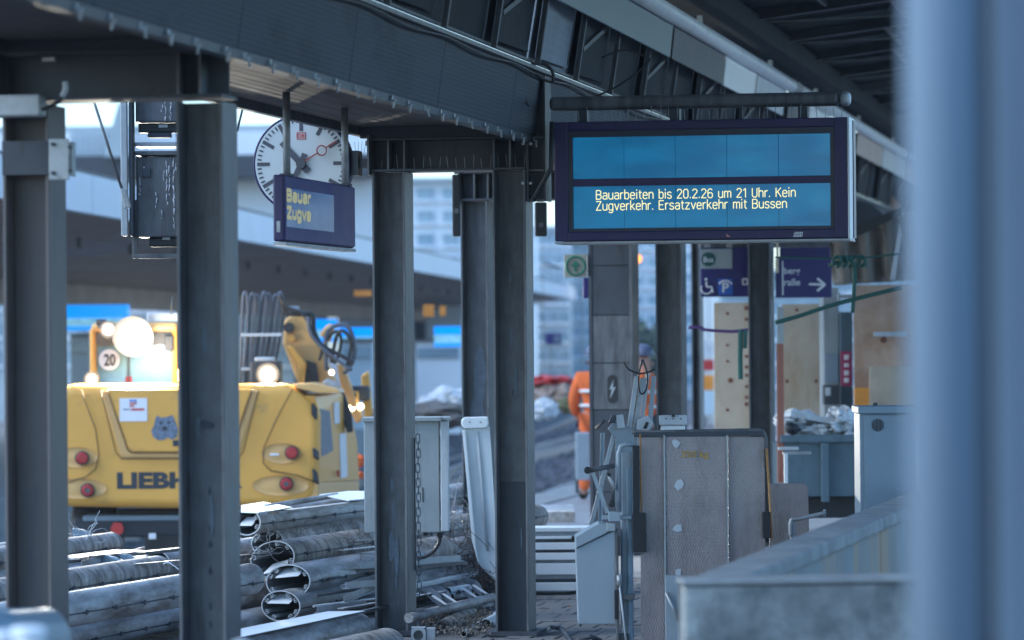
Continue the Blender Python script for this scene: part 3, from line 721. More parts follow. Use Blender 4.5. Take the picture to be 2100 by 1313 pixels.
# two rows of five LCD tiles
mid0 = SZ0 + (SZ1 - SZ0) * .462; mid1 = SZ0 + (SZ1 - SZ0) * .545
for (a_, b_) in ((SZ0, mid0), (mid1, SZ1)):
    for k in range(5):
        w5 = (SX1 - SX0) / 5
        MB().box(SX0 + k * w5 + .0018, SX0 + (k + 1) * w5 - .0018, Yd + .03, Yd + .045, a_, b_).build('screen_tile', M['lcd'], bd)
MB().box(SX0, SX1, Yd + .028, Yd + .05, mid0 + .002, mid1 - .002).build('screen_divider', M['navy'], bd)
MB().box(SX0, SX1, Yd + .046, Yd + .052, SZ0, SZ1).build('screen_back', M['steel_black'], bd)
def on_board(px, py): return QY(px, py, Yd + .026)
a1 = on_board(1223, 411); e1 = on_board(1632, 403); h1 = on_board(1223, 388).z - on_board(1223, 411).z
put_strokes('Bauarbeiten bis 20.2.26 um 21 Uhr. Kein', (a1.x, Yd + .026, on_board(1223, 409).z), XA, ZA, e1.x - a1.x, .055, M['led'], bd)
a2 = on_board(1223, 431.5); e2 = on_board(1614, 425)
put_strokes('Zugverkehr. Ersatzverkehr mit Bussen', (a2.x, Yd + .026, a2.z), XA, ZA, e2.x - a2.x, .055, M['led'], bd)
# maker's plate and a small indicator lamp
a = QY(1626, 486, Yd - .002)
for i, w_ in enumerate((.058, .06)):
    MB().prism([(a.x + .004 * i, Yd - .0015, a.z + .016 * i), (a.x + w_, Yd - .0015, a.z + .016 * i), (a.x + w_ + .004, Yd - .0015, a.z + .014 + .016 * i), (a.x + .008 + .004 * i, Yd - .0015, a.z + .014 + .016 * i)], YA * .0015).build('maker_badge', M['sign_white'], bd)
for k in range(5):
    MB().box(a.x + .012 + k * .010, a.x + .014 + k * .010, Yd - .003, Yd - .0016, a.z + .002, a.z + .028).build('badge_stroke', M['navy'], bd)
p = QY(1490, 486, Yd)
MB().prism([(p.x, Yd - .002, p.z), (p.x + .025, Yd - .002, p.z), (p.x, Yd - .002, p.z + .02)], YA * .002).build('sticker', mat('pink_sticker', (.6, .25, .2), .5), bd)
# carrying tube
tb = thing('board_support_tube', 'thick grey tube with a pale end cap carrying the departure board', 'support beam')
pa, pb = QY(1128, 214, Yd + .15), QY(1722, 203, Yd + .15)
MB().bar((pa.x, Yd + .15, pa.z), (pb.x, Yd + .15, pa.z + .0), .10, .088).build('tube', M['steel'], tb, .03, 4)
MB().bar((pb.x + .001, Yd + .15, pa.z), (pb.x + .07, Yd + .15, pa.z), .104, .092).build('end_cap', M['galv'], tb, .03, 4)
for f_ in (.1, .42, .86):
    xx = pa.x + (pb.x - pa.x) * f_
    MB().box(xx, xx + .06, Yd + .10, Yd + .20, z1 - .004, pa.z - .044).build('hanger', M['steel_dark'], tb)
sp = MB(); x = x0 + .1
while x < x1 - .01:
    sp.tube([(x, Yd + .06, z1 - .002), (x + random.uniform(-.008, .008), Yd + .06, z1 + random.uniform(.06, .10))], .0024, 4); x += .052
o = sp.build('bird_spikes', M['galv'], tb); o['kind'] = 'stuff'
origin_to(bd, Vector((x0, Yd, z0)))

# ================================================================== CLOCK
ck = thing('platform_clock', 'round white platform clock with red second hand, half hidden by a small display', 'clock')
cc = QY(618, 336, YB - .05); CR = 96 / F_PX * cc.y * 1.0
CR = (QY(716, 336, YB - .05).x - QY(521, 336, YB - .05).x) / 2
nrm = Vector((0.0, -1, 0))
Yc = YB - .05
disc((cc.x, Yc + .02, cc.z), YA, CR, .14, 56).build('housing', M['navy'], ck)
disc((cc.x, Yc + .001, cc.z), YA, CR - .008, .018, 56).build('dial', M['dome'], ck)
mb = MB(); mb.tube([(cc.x + CR * math.cos(2 * math.pi * k / 56), Yc + .008, cc.z + CR * math.sin(2 * math.pi * k / 56)) for k in range(56)], .007, 6, closed=True); mb.build('rim', M['navy'], ck)
for k in range(60):
    a = 2 * math.pi * k / 60; hr = k % 5 == 0
    rr, L_, w_ = (CR * .93, CR * .26, CR * .075) if hr else (CR * .93, CR * .085, CR * .032)
    u = Vector((math.sin(a), 0, math.cos(a))); w = Vector((math.cos(a), 0, -math.sin(a)))
    c = Vector((cc.x, Yc, cc.z)) + u * (rr - L_ / 2)
    MB().obox(c + Vector((0, -.001, 0)), u * L_ / 2, w * w_ / 2, Vector((0, .0012, 0))).build('hour_mark' if hr else 'minute_mark', M['hand'], ck)
def hand(ang, L0, L1, w0, w1, y, name, mt):
    u = Vector((math.sin(ang), 0, math.cos(ang))); w = Vector((math.cos(ang), 0, -math.sin(ang))); c = Vector((cc.x, Yc - y, cc.z))
    return MB().prism([c - u * L0 - w * w0, c + u * L1 - w * w1, c + u * L1 + w * w1, c - u * L0 + w * w0], Vector((0, .004, 0))).build(name, mt, ck)
hand(R(317), CR * .22, CR * .60, CR * .07, CR * .055, .012, 'hour_hand', M['hand'])
hand(R(204), CR * .22, CR * .90, CR * .06, CR * .045, .018, 'minute_hand', M['hand'])
s_ = R(59.5)
u = Vector((math.sin(s_), 0, math.cos(s_)))
hand(s_, CR * .0, CR * .42, CR * .016, CR * .014, .024, 'second_hand', M['hand_red'])
c = Vector((cc.x, Yc - .024, cc.z))
MB().bar(c + u * CR * .61, c + u * CR * .88, CR * .028, .003, up=(0, 1, 0)).build('second_hand_tip', M['hand_red'], ck)
w = Vector((math.cos(s_), 0, -math.sin(s_)))
MB().tube([c + u * CR * .515 + (u * math.cos(t * math.pi / 12) + w * math.sin(t * math.pi / 12)) * CR * .10 for t in range(24)], CR * .014, 6, closed=True).build('second_hand_ring', M['hand_red'], ck)
disc((cc.x, Yc - .026, cc.z), YA, CR * .10, .02, 20).build('hub', M['hand'], ck)
lw, lh = CR * .19, CR * .145
mb = MB(); rect_frame(mb, cc.x - lw / 2, cc.x + lw / 2, cc.z + CR * .50, cc.z + CR * .50 + lh, Yc - .003, Yc - .0, .004, .004, .004, .004)
mb.build('logo_frame', M['red'], ck)
put_text('logo_letters', 'DB', (cc.x - lw * .36, Yc - .003, cc.z + CR * .50 + lh * .22), XA, ZA, lw * .72, lh * .56, M['red'], ck, bold=.02)
arm = MB(); xm = XL - .02
arm.box(cc.x + CR - .01, xm, Yc + .05, Yc + .13, cc.z - .03, cc.z + .03); arm.build('wall_arm', M['steel_dark'], ck)
MB().box(cc.x + CR + .005, cc.x + CR + .055, Yc + .03, Yc + .15, cc.z - .08, cc.z + .08).build('arm_flange', M['steel_dark'], ck, .004)
sp = MB()
for k in range(26):
    x = cc.x + CR * random.uniform(-.2, .9); z = cc.z - CR * random.uniform(.25, .6)
for k in range(8):
    x = cc.x + CR * .3 + k * .035
    zt = cc.z + math.sqrt(max(0, CR * CR - (x - cc.x) ** 2)); sp.tube([(x, Yc + .05, zt), (x + .01, Yc + .05, zt + .05)], .0015, 4)
for k in range(4):
    sp.tube([(xm - .09 + k * .015, Yc + .09, cc.z + .03), (xm - .10 + k * .025, Yc + .09, cc.z + .14)], .0016, 4)
o = sp.build('bird_spikes', M['galv'], ck); o['kind'] = 'stuff'

# ================================================================== SMALL SIDE-ON DISPLAY
sdp = thing('side_display', 'small navy display hanging on two grey poles in front of the clock', 'display')
dl = 21.0; pL = Q(583, 358, dl); Xs = pL.x
pR = QX(727, 386, Xs); zT = pL.z; zB = QX(583, 495, Xs).z
MB().box(Xs - .065, Xs - .004, pL.y, pR.y, zB, zT).build('housing', M['navy'], sdp, .01)
mb = MB()
# the face towards the platform
mb = MB().box(Xs - .004, Xs + .004, pL.y + .01, pR.y - .01, zB + .01, zT - .01); mb.build('face_frame', M['navy_sign'], sdp)
f0, f1 = QX(583, 440, Xs), QX(683, 440, Xs)
MB().box(Xs + .0045, Xs + .006, f0.y + .03, f1.y, zB + (zT - zB) * .22, zT - (zT - zB) * .20).build('screen', M['lcd_far'], sdp)
fy = Vector((0, 1, 0))
LW = (f1.y - f0.y) * .47
put_strokes('Bauar', (Xs + .0075, f0.y + .04, zB + (zT - zB) * .62), fy, ZA, LW, .056, M['led_far'], sdp, st=1.5)
put_strokes('Zugve', (Xs + .0075, f0.y + .04, zB + (zT - zB) * .36), fy, ZA, LW, .056, M['led_far'], sdp, st=1.5)
MB().box(Xs - .065, Xs + .006, pL.y, pR.y, zB - .022, zB - .004).build('bottom_tray', M['galv'], sdp)
p = QY(571, 465, pL.y - .002)
MB().box(p.x - .01, p.x + .01, pL.y - .004, pL.y - .0005, p.z - .03, p.z + .03).build('type_plate', M['galv'], sdp)
for px in (584, 704):
    q = QX(px, 360, Xs - .03)
    MB().tube([(Xs - .03, q.y + .05, zT - .0), (Xs - .03, q.y + .05, zt_B + .075)], .021, 14).build('hanging_pole', M['galv'], sdp)
    MB().box(Xs - .06, Xs, q.y + .0, q.y + .10, zT, zT + .012).build('pole_flange', M['steel_dark'], sdp)

# ================================================================== SIGNAL BOX BEHIND LEFT FRAME
sg = thing('hanging_equipment_frame', 'grey hanging frame of loudspeaker boxes streaked with bird droppings, left of the near column', 'equipment frame')
dS = 22.5
def S(px, py): return Q(px, py, dS)
def px_box(name, x0, y0, x1, y1, d, dep, mt, parent, bevel=.004):
    a, b = Q(x0, y0, d), Q(x1, y1, d)
    c = (a + b) / 2; u = Vector((rt0.x, rt0.y, 0)); f = Vector((fw0.x, fw0.y, 0))
    hw = abs((b - a).dot(u)) / 2; hh = abs(a.z - b.z) / 2
    return MB().obox(c + f * dep / 2, u * hw, f * dep / 2, ZA * hh).build(name, mt, parent, bevel)
px_box('front_rail', 246, 150, 262, 484, dS, .05, M['galv'], sg)
px_box('post', 263, 150, 274, 484, dS + .02, .12, M['steel_dark'], sg)
px_box('rear_rail', 271, 410, 282, 530, dS + .1, .05, M['steel'], sg)
px_box('lower_rail', 271, 521, 368, 530, dS + .09, .05, M['steel'], sg)
px_box('speaker_box', 277, 150, 366, 250, dS + .1, .3, M['steel'], sg, .008)
px_box('speaker_box', 279, 322, 366, 486, dS + .1, .3, M['steel'], sg, .008)
px_box('shelf', 276, 292, 366, 300, dS + .08, .3, M['galv'], sg)
px_box('shelf', 276, 310, 366, 318, dS + .08, .3, M['steel'], sg)
px_box('bracket_arm', 283, 253, 366, 272, dS + .15, .1, M['steel_black'], sg, .01)
px_box('bracket_arm', 302, 272, 350, 282, dS + .15, .1, M['steel_dark'], sg, .01)
px_box('bracket_arm', 304, 487, 366, 506, dS + .15, .1, M['steel_black'], sg, .01)
px_box('latch', 292, 345, 309, 364, dS + .085, .02, M['steel_dark'], sg, .004)
px_box('name_plate', 325, 255, 344, 262, dS + .14, .01, M['white_soft'], sg)
px_box('name_plate', 333, 484, 349, 492, dS + .14, .01, M['white_soft'], sg)
dr = MB()
for (xx, ya, yb) in [(339, 205, 249), (350, 210, 248), (332, 215, 230), (342, 330, 420), (347, 340, 400), (356, 325, 470), (335, 350, 372), (357, 400, 440), (320, 395, 428), (295, 342, 350), (287, 365, 400), (332, 432, 450), (360, 335, 352)]:
    y = ya
    while y < yb:
        l = random.uniform(4, 16); a = Q(xx + random.uniform(-2, 2), y, dS + .092); b = Q(xx + random.uniform(-2, 2), min(y + l, yb), dS + .092)
        dr.tube([a, b], random.uniform(.0012, .004), 5); y += l * random.uniform(.9, 1.5)
o = dr.build('droppings', M['sign_white'], sg); o['kind'] = 'stuff'
ty = thing('tie_rod', 'thin slanted tie rod with a clamp left of the hanging frame', 'tie rod')
MB().tube([Q(190, 200, 21), Q(250, 388, 21)], .008, 8).build('rod', M['steel'], ty)
outline('clamp', [(246, 386), (258, 388), (268, 425), (255, 428)], 20.96, .05, M['galv'], ty, .004)
ty = tag(MB().tube([Q(502, 205, 26), Q(486, 270, 26)], .008, 8).build('brace_rod', M['steel_dark']), 'short slanted rod seen against the sky right of the near column', 'tie rod')

# junction boxes on the near left column
jb = tag(wbox('junction_box', -20, 195, 83, 239, YAF - .11, .10, M['galv'], None, .012), 'pale grey junction box at the left edge, fixed to the nearest column', 'junction box')
j2 = thing('cover_plate', 'pale square metal plate bolted to the side of the nearest column', 'cover plate')
wbox('plate', 100, 285, 141, 369, YAF - .05, .012, M['galv'], j2, .003)
wbox('plate_return', 141.5, 291, 148, 361, YAF - .03, .06, M['galv'], j2, .003)
for px, py in ((108, 296), (108, 355), (143, 302), (143, 350)):
    disc(QY(px, py, YAF - .062), YA, .010, .012, 6).build('bolt', M['steel_dark'], j2)
c1 = tag(loop([(85, 225), (110, 215), (128, 200), (134, 170)], YAF - .1, .010, 'conduit_cable', None), 'dark cable curving from the left junction box up the column', 'cable')
tag(loop([(133, 168), (134, 185), (127, 198)], YAF - .16, .012, 'pale_hose', None, M['white_soft']), 'short pale hooked pipe end beside the nearest column', 'pipe')
tag(wbox('strap_plate', 86, 118, 112, 126, YAF - .02, .02, M['galv'], None), 'small bright bracket at the top of the nearest column', 'bracket')
tag(wbox('band_clamp', 4, 290, 100, 358, YAF - .012, .02, M['steel_dark'], None), 'dark sheet band wrapped round the nearest column', 'band')

# loudspeakers behind middle frame
for (x0_, x1_, y0_, y1_, lab) in ((927, 944, 358, 484, 'black loudspeaker left of the farther column'), (1097, 1122, 415, 484, 'black loudspeaker hanging left of the departure board')):
    t = thing('loudspeaker', lab, 'loudspeaker', 'loudspeakers behind the middle frame')
    px_box('cabinet', x0_, y0_, x1_, y1_, YB * 1.2, .18, M['black'], t, .01)
    px_box('bracket', x0_ + 4, y0_ - 22, x1_ - 6, y0_ - 1, YB * 1.2 + .05, .03, M['steel_dark'], t)
    disc(Q((x0_ + x1_) / 2, (y0_ + y1_) / 2 + 12, YB * 1.2 - .012), fw0, .02, .01, 16).build('cone', M['steel'], t)

# ================================================================== CABINET AND CHAIN BEHIND THE MIDDLE COLUMN
kc = thing('switch_cabinet', 'grey switch cabinet mounted behind the middle column, a black cable below it', 'electrical cabinet')
dK = 25.9
px_box('door', 746, 864, 772, 1092, dK, .03, M['cab_grey'], kc)
px_box('case', 772.5, 864, 902, 1092, dK + .031, .26, M['cab_grey'], kc, .006)
px_box('back_case', 747, 866, 772, 1090, dK + .031, .24, M['cab_grey'], kc, .006)
px_box('lid', 742, 857, 905, 864, dK - .02, .33, M['cab_grey'], kc, .004)
px_box('side_door', 903, 862, 921, 1090, dK + .02, .3, M['white_soft'], kc, .006)
px_box('side_lid', 904, 856, 923, 862, dK + .0, .33, M['cab_grey'], kc, .003)
px_box('lock_slot', 866, 1000, 868, 1030, dK + .024, .01, M['black'], kc)
px_box('cable_gland', 868, 1093, 877, 1099, dK + .05, .04, M['black'], kc)
px_box('cable_gland', 897, 1093, 908, 1103, dK + .05, .04, M['black'], kc)
loop([(902, 1100), (901, 1112), (890, 1130), (872, 1142), (855, 1145)], dK + .07, .0125, 'cable', kc)
MB().tube([(xB1 + CW + .01, YB + .2, QY(860, 900, YB).z), (xB1 + CW + .01, YB + .2, .4)], .006, 6).build('mounting_rail', M['steel'], kc)
ch = thing('hanging_chain', 'dark steel chain hanging down behind the middle column', 'chain')
lk = MB(); n = 14
lk.tube([(0.013 * math.cos(2 * math.pi * k / n), 0, (.018 if math.sin(2 * math.pi * k / n) > 0 else -.018) + .013 * math.sin(2 * math.pi * k / n)) for k in range(n)], .003, 6, closed=True)
pt0 = Q(857, 900, YB * 1.02 + .05)
zc = pt0.z; l0 = None; k = 0
zend = Q(860, 1216, YB * 1.02 + .05).z
while zc > zend:
    loc = (pt0.x + .002 * math.sin(k), pt0.y, zc)
    if l0 is None: l0 = lk.build('chain_link', M['steel_dark'], ch, loc=loc); o = l0
    else: o = link_copy(l0, ch, loc)
    o.rotation_euler = (0, 0, R(15) + (R(90) if k % 2 else 0)); zc -= .047; k += 1

# ================================================================== WHITE LEANING CHANNEL
wl_ = thing('leaning_white_channel', 'tall white sheet metal channel leaning between the two farther columns', 'metal channel')
dW = 27.6
outline('tray', [(951, 882), (1004, 874), (1008, 930), (1016, 1060), (1021, 1196), (984, 1160), (972, 1120)], dW, .015, M['white'], wl_, .003)
outline('left_lip', [(948, 882), (954, 882), (976, 1120), (982, 1160), (975, 1135), (968, 1110)], dW - .05, .05, M['white'], wl_, .002)
outline('head_cap', [(946, 862), (952, 856), (1000, 855), (1002, 872), (996, 878), (952, 880), (946, 872)], dW - .06, .10, M['white'], wl_, .008)
for px in (963, 985): disc(Q(px, 866, dW - .066), fw0, .005, .006, 8).build('rivet', M['steel_dark'], wl_)
MB().tube([Q(978, 885, dW - .012), Q(1000, 1130, dW - .012)], .010, 8).build('stiffening_bead', M['white_soft'], wl_)

# ================================================================== ELLIPTIC ALUMINIUM PROFILES
TD = math.atan((3600 - CX) / F_PX)                     # tube heading seen from the camera
def tube_dir(vpx=3600): 
    r_ = ray(vpx, 670); v = Vector((r_.x, r_.y, 0)); return v.normalized()
def ell(rx, rz, k, n, tilt=0):
    a = 2 * math.pi * k / n; x, z = rx * math.cos(a), rz * math.sin(a)
    return x * math.cos(tilt) - z * math.sin(tilt), x * math.sin(tilt) + z * math.cos(tilt)
clip_m = MB(); clip_m.tube([(0, .017 * math.cos(2 * math.pi * k / 9), .013 * math.sin(2 * math.pi * k / 9)) for k in range(9)], .003, 5, closed=True)
clip_m.tube([(0, -.06, .002), (0, .06, .0)], .005, 5)
clip_mesh = clip_m.mesh('clip', M['steel_dark'])
def profile(c, dirv, L_, rx, rz, mt, label, tilt=0.0, open_near=True, clips=True, insert=None, lid=False, slope=0.0, group='aluminium profiles in the scrap pile'):
    """hollow oval profile; c is its near end centre, dirv its axis"""
    t = thing('aluminium_profile', label, 'aluminium profile', group)
    n = 40; th = .006
    dv = (dirv + ZA * slope).normalized(); sx = Vector((dirv.y, -dirv.x, 0)).normalized(); uz = sx.cross(dv) * 1.0
    if uz.z < 0: uz = -uz
    def P(x, z, s): return sx * x + uz * z + dv * s
    v = []; f = []
    m_ = 7
    for i in range(m_):
        s = L_ * i / (m_ - 1); wob = 1 + .012 * math.sin(i * 2.1 + rx * 90)
        for k in range(n): x, z = ell(rx * wob, rz * wob, k, n, tilt); v.append(P(x, z, s))
    for i in range(m_ - 1):
        for k in range(n): k2 = (k + 1) % n; f.append((i * n + k, i * n + k2, (i + 1) * n + k2, (i + 1) * n + k))
    mb = MB(); mb.add(v, f, True); mb.build('outer_skin', mt, t)
    # inner skin and bright cut rims
    vi = []
    for i in range(2):
        for k in range(n): x, z = ell(rx - th, rz - th, k, n, tilt); vi.append(P(x, z, (.0, L_)[i]))
    mb = MB(); mb.add(vi, [(k, (k + 1) % n, n + (k + 1) % n, n + k) for k in range(n)], True); mb.build('inner_skin', M['alu_inner'], t)
    for s in (-.0015, L_ + .0015):
        vr = [P(*ell(rx + .001, rz + .001, k, n, tilt), s) for k in range(n)] + [P(*ell(rx - th - .001, rz - th - .001, k, n, tilt), s) for k in range(n)]
        mb = MB(); mb.add(vr, [(k, (k + 1) % n, n + (k + 1) % n, n + k) for k in range(n)]); mb.build('cut_rim', M['alu_edge'], t)
    # T-slot ribs round the inside
    if open_near:
        for k in (3, 17, 23, 37, 7, 14, 27, 34):
            if k in (7, 14, 27, 34) and rx < .11: continue
            x, z = ell(rx - th, rz - th, k, n, tilt); d_ = Vector((x, z)).normalized()
            a = P(x, z, 0); r2 = .024
            e = sx * (-d_.x) + uz * (-d_.y); w = sx * (-d_.y) + uz * d_.x
            mb = MB(); mid = dv * (L_ / 2)
            mb.obox(a + e * r2 / 2 + mid, e * r2 / 2, w * .002, dv * (L_ / 2 + .001)); mb.obox(a + e * r2 + mid, e * .002, w * .012, dv * (L_ / 2 + .001))
            mb.obox(a + e * (r2 - .008) + w * .012 + mid, e * .008, w * .0018, dv * (L_ / 2 + .001)); mb.obox(a + e * (r2 - .008) - w * .012 + mid, e * .008, w * .0018, dv * (L_ / 2 + .001))
            mb.build('slot_rib', M['alu_edge'], t)
    if insert:
        # pale joint plate lying in the mouth
        a0, z0_, w_, ang = insert
        ca = Vector((math.cos(ang), math.sin(ang))); c3 = sx * a0 + uz * (z0_ - .025) - dv * .012
        wx = sx * ca.x + uz * ca.y
        pl = [c3 - wx * w_ - dv * .0, c3 - wx * w_ * .55 - dv * .0 + uz * .0, c3 + wx * w_ * .9, c3 + wx * w_ + dv * .03 + uz * .012, c3 + wx * w_ * .8 + dv * .10 + uz * .05, c3 - wx * w_ * .6 + dv * .10 + uz * .05, c3 - wx * w_ + dv * .05 + uz * .012]
        MB().prism(pl, uz * .006).build('joint_plate', M['white'], t)
        disc(c3 + dv * .06 + uz * .006, uz, .008, .002, 8).build('rivet', M['steel_dark'], t)
    if clips:
        # seam with little wire clips, on the side towards the platform
        for kk, zf in ((39, 1.0),):
            x, z = ell(rx + .002, rz + .002, kk, n, tilt)
            MB().bar(P(x, z, .01), P(x, z, L_ - .01), .004, .008).build('seam', M['steel_dark'], t)
            s = .22
            while s < L_ - .1:
                o = bpy.data.objects.new('clip', clip_mesh); COL.objects.link(o); o.parent = t
                o.location = P(x + .004, z, s); o.rotation_euler = (random.uniform(-.08, .08), 0, math.atan2(-dv.x, dv.y)); s += .42 + random.uniform(-.03, .03)
    if lid:
        w_, s0, s1 = lid
        c3 = uz * (rz + .006)
        MB().prism([c3 - sx * w_ + dv * s0, c3 + sx * w_ + dv * s0, c3 + sx * w_ * .8 + dv * s1, c3 - sx * w_ + dv * (s1 - .1)], uz * .004).build('cover_sheet', M['white'], t)
    t.location = c
    return t
D1 = tube_dir(3600)
def near(px, py, d): return Q(px, py, d)
def far_end(px, py, d, dirv, L_): return Q(px, py, d) - dirv * L_
pr = .0
s25 = 25 / F_PX
profile(near(505, 1071, 26.0), D1, 5.2, .105, .09, M['alu'], 'clean upper profile of the pile whose open end meets the near column', lid=False, insert=(0, .0, .05, 0))
profile(near(548, 1112, 26.3), D1, 3.6, .12, .085, M['alu_dirty'], 'grimy profile with cut wires below the uppermost one', clips=True, tilt=.2)
profile(near(559, 1147, 25.4), D1, 5.6, .16, .118, M['alu_dirty'], 'brown stained profile with wide open oval end facing the camera', tilt=.30, insert=(.015, -.055, .085, .28))
profile(near(591, 1193, 25.0), D1, 5.0, .155, .112, M['alu'], 'profile with a wire hoop round it, its open oval end below the stained one', tilt=.08, insert=(-.0, .055, .085, .1))
profile(near(576, 1243, 24.8), D1, 4.6, .135, .10, M['alu'], 'lowest open ended profile of the right stack', insert=(-.01, .04, .08, 0))
profile(far_end(725, 1290, 24.3, D1, 3.4), D1, 3.4, .13, .11, M['alu'], 'front profile with a pointed white sheet lying on it', lid=(.12, 1.2, 3.35))
profile(far_end(792, 1322, 23.4, D1, 3.0), D1, 3.0, .12, .10, M['alu_dirty'], 'brownish short profile at the bottom edge before the middle column')
profile(far_end(512, 1188, 24.2, D1, 5.0), D1, 5.0, .10, .10, M['alu'], 'plain profile end peeping out right of the near column')
profile(far_end(690, 1312, 24.6, D1, 2.0), D1, 4.0, .12, .09, M['alu'], 'profile lying lowest in the right stack under the white sheet')
# left stack
profile(far_end(228, 1117, 26.5, D1, 3.0), D1, 3.0, .09, .085, M['alu_dirty'], 'thin speckled profile on top of the left stack')
profile(far_end(322, 1170, 24.6, D1, 3.4), D1, 3.4, .105, .095, M['alu_dirty'], 'speckled dirty profile ending between the two near columns')
profile(far_end(150, 1215, 24.0, D1, 2.4), D1, 2.4, .12, .10, M['alu'], 'left stack profile half behind the nearest column')
profile(Q(-40, 1262, 22.8), tube_dir(3300), 5.4, .125, .095, M['alu_dirty'], 'long smeared brown profile crossing behind the near column')
profile(Q(-20, 1300, 22.2), tube_dir(3300), 5.2, .12, .09, M['alu'], 'long clean profile low in the left stack with four clips')
profile(Q(-40, 1345, 21.8), tube_dir(3300), 5.0, .12, .085, M['alu'], 'lowest long profile of the left stack at the picture edge')
profile(near(322, 1160, 25.6), D1, 3.2, .10, .10, M['alu'], 'clean open profile end just left of the near column', insert=(0, .02, .06, 0))
profile(far_end(30, 1140, 25.5, D1, 2.5), D1, 2.5, .11, .10, M['alu'], 'dull profile at the left edge of the picture')
profile(near(-60, 1190, 24.5), D1, 2.0, .12, .10, M['alu'], 'pale profile stub lowest at the left picture edge')
for k, (px, py, d, L_) in enumerate(((440, 1235, 24.9, 5.6), (455, 1290, 24.5, 5.0), (60, 1250, 24.0, 5.0), (660, 1150, 27.6, 4.4), (620, 1240, 26.6, 4.4), (650, 1115, 28.2, 3.6), (70, 1200, 25.0, 5.5))):
    profile(Q(px, py, d), D1, L_, .12, .095, M['alu'], ('profile buried at the middle of the stack behind the near column', 'profile buried low behind the near column', 'profile buried under the left stack', 'profile at the rear of the right stack', 'buried profile near the foot of the middle column', 'rearmost high profile under the cabinet', 'profile in the second layer of the left stack')[k], clips=False)
def sheet(name, pts, d, mt, label, cat, th=.006, dd=None):
    P = [Q(x, y, (dd[i] if dd else d)) for i, (x, y) in enumerate(pts)]
    o = MB().prism(P, Vector((0, 0, -th))).build(name, mt); return tag(o, label, cat)
for pts, lab in (([(494, 1036), (540, 1029), (600, 1040), (530, 1051), (494, 1050)], 'bright white sheet on the pile beside the near column'), ([(655, 1014), (715, 1007), (747, 1007), (747, 1023), (715, 1026)], 'bright white sheet on the pile beside the cabinet')):
    tag(MB().prism([QZ(x, y, .80) for x, y in pts], ZA * -.006).build('white_sheet', M['white']), lab, 'metal sheet')
tag(MB().tube([QZ(545, 1040, .79), QZ(690, 1016, .79)], .02, 10).build('slotted_rail', M['alu']), 'thin grey rail lying along the top of the pile', 'rail')
tag(MB().bar(QZ(560, 1052, .77), QZ(742, 1030, .77), .08, .02).build('flat_rail', M['alu']), 'flat grey rail lying along the top of the pile', 'rail')
for k, (pts, d) in enumerate((([(195, 1142), (213, 1137), (240, 1143), (262, 1158), (225, 1158), (205, 1152)], 24.4), ([(238, 1137), (262, 1136), (285, 1147), (297, 1153), (262, 1156)], 24.6), ([(148, 1083), (172, 1086), (200, 1100), (150, 1104)], 26.4))):
    P = [Q(x, y, d + .02 * (i % 3)) for i, (x, y) in enumerate(pts)]
    tag(MB().prism(P, fw0 * .02).build('lens_blade', M['bluegrey'], None, .003), ('left blue grey leaf shaped end blade on the left stack', 'right blue grey leaf shaped end blade on the left stack', 'blue grey blade on top beside the nearest column')[k], 'end blade', 'loose end blades')
tag(MB().bar(Q(130, 1146, 24.2), Q(262, 1130, 25.2), .22, .012).build('flat_rail', M['alu']), 'flat grey channel lying on the left stack', 'rail')
def wires(name, n, boxpx, d, dz, L_, r, mt, label=None, parent=None):
    mb = MB()
    for k in range(n):
        px = random.uniform(boxpx[0], boxpx[2]); py = random.uniform(boxpx[1], boxpx[3]); p = Q(px, py, d + random.uniform(-dz, dz))
        u = Vector((random.gauss(0, 1), random.gauss(0, 1), random.gauss(0, .8))).normalized(); pts = [p]
        for j in range(6):
            u = (u + Vector((random.gauss(0, .5), random.gauss(0, .5), random.gauss(0, .5)))).normalized(); pts.append(pts[-1] + u * L_ / 6)
        mb.tube(pts, r, 4, cap=False)
    o = mb.build(name, mt, parent); o['kind'] = 'stuff'
    if label: o['label'] = label
    return o
wires('cut_wires', 16, (497, 1110, 560, 1140), 25.3, .1, .28, .0018, M['wire'])
wires('cut_wires', 12, (440 - 280, 1088, 200, 1112), 26, .1, .2, .002, M['white_soft'])
wires('grime_tufts', 160, (600, 1068, 760, 1150), 26.4, .6, .05, .0016, M['bark'])
for k in range(24):
    right = k % 3 != 0
    t_ = random.random()
    if right: px = random.uniform(610, 740); py = 1105 + t_ * 160; d_ = 26.4 - 2.3 * t_; where = 'right stack between the near and middle columns'
    else: px = random.uniform(120, 330); py = 1130 + t_ * 150; d_ = 24.5 - 2.4 * t_; where = 'left stack beside the nearest column'
    a = Q(px, py, d_); dv = (tube_dir(3600 + random.uniform(-1500, 2500)) + ZA * random.uniform(-.03, .02)).normalized(); L_ = random.uniform(.5, 2.2)
    b = a + dv * L_; kind = k % 4
    if kind == 0: o = MB().bar(a, b, random.uniform(.02, .06), .006).build('scrap_strip', random.choice((M['alu'], M['white_soft'], M['alu_dirty']))); w_ = 'flat strip'
    elif kind == 1: o = MB().tube([a, b], random.uniform(.006, .014), 8).build('scrap_rod', random.choice((M['alu'], M['alu_edge'], M['steel']))); w_ = 'round rod'
    elif kind == 2:
        mb = MB(); mb.bar(a, b, .045, .005); mb.bar(a + ZA * .02, b + ZA * .02, .004, .04); o = mb.build('scrap_rail', random.choice((M['alu'], M['galv']))); w_ = 'angle rail'
    else: o = MB().bar(a, b, .03, .02).build('scrap_rail', M['steel']); w_ = 'dark rail'
    tag(o, 'thin %s lying loose on the %s' % (w_, where), 'metal ' + w_.split()[-1], 'loose %ss on the scrap pile' % w_)
hoop = MB(); hc = Q(632, 1186, 26.2); sx = Vector((D1.y, -D1.x, 0))
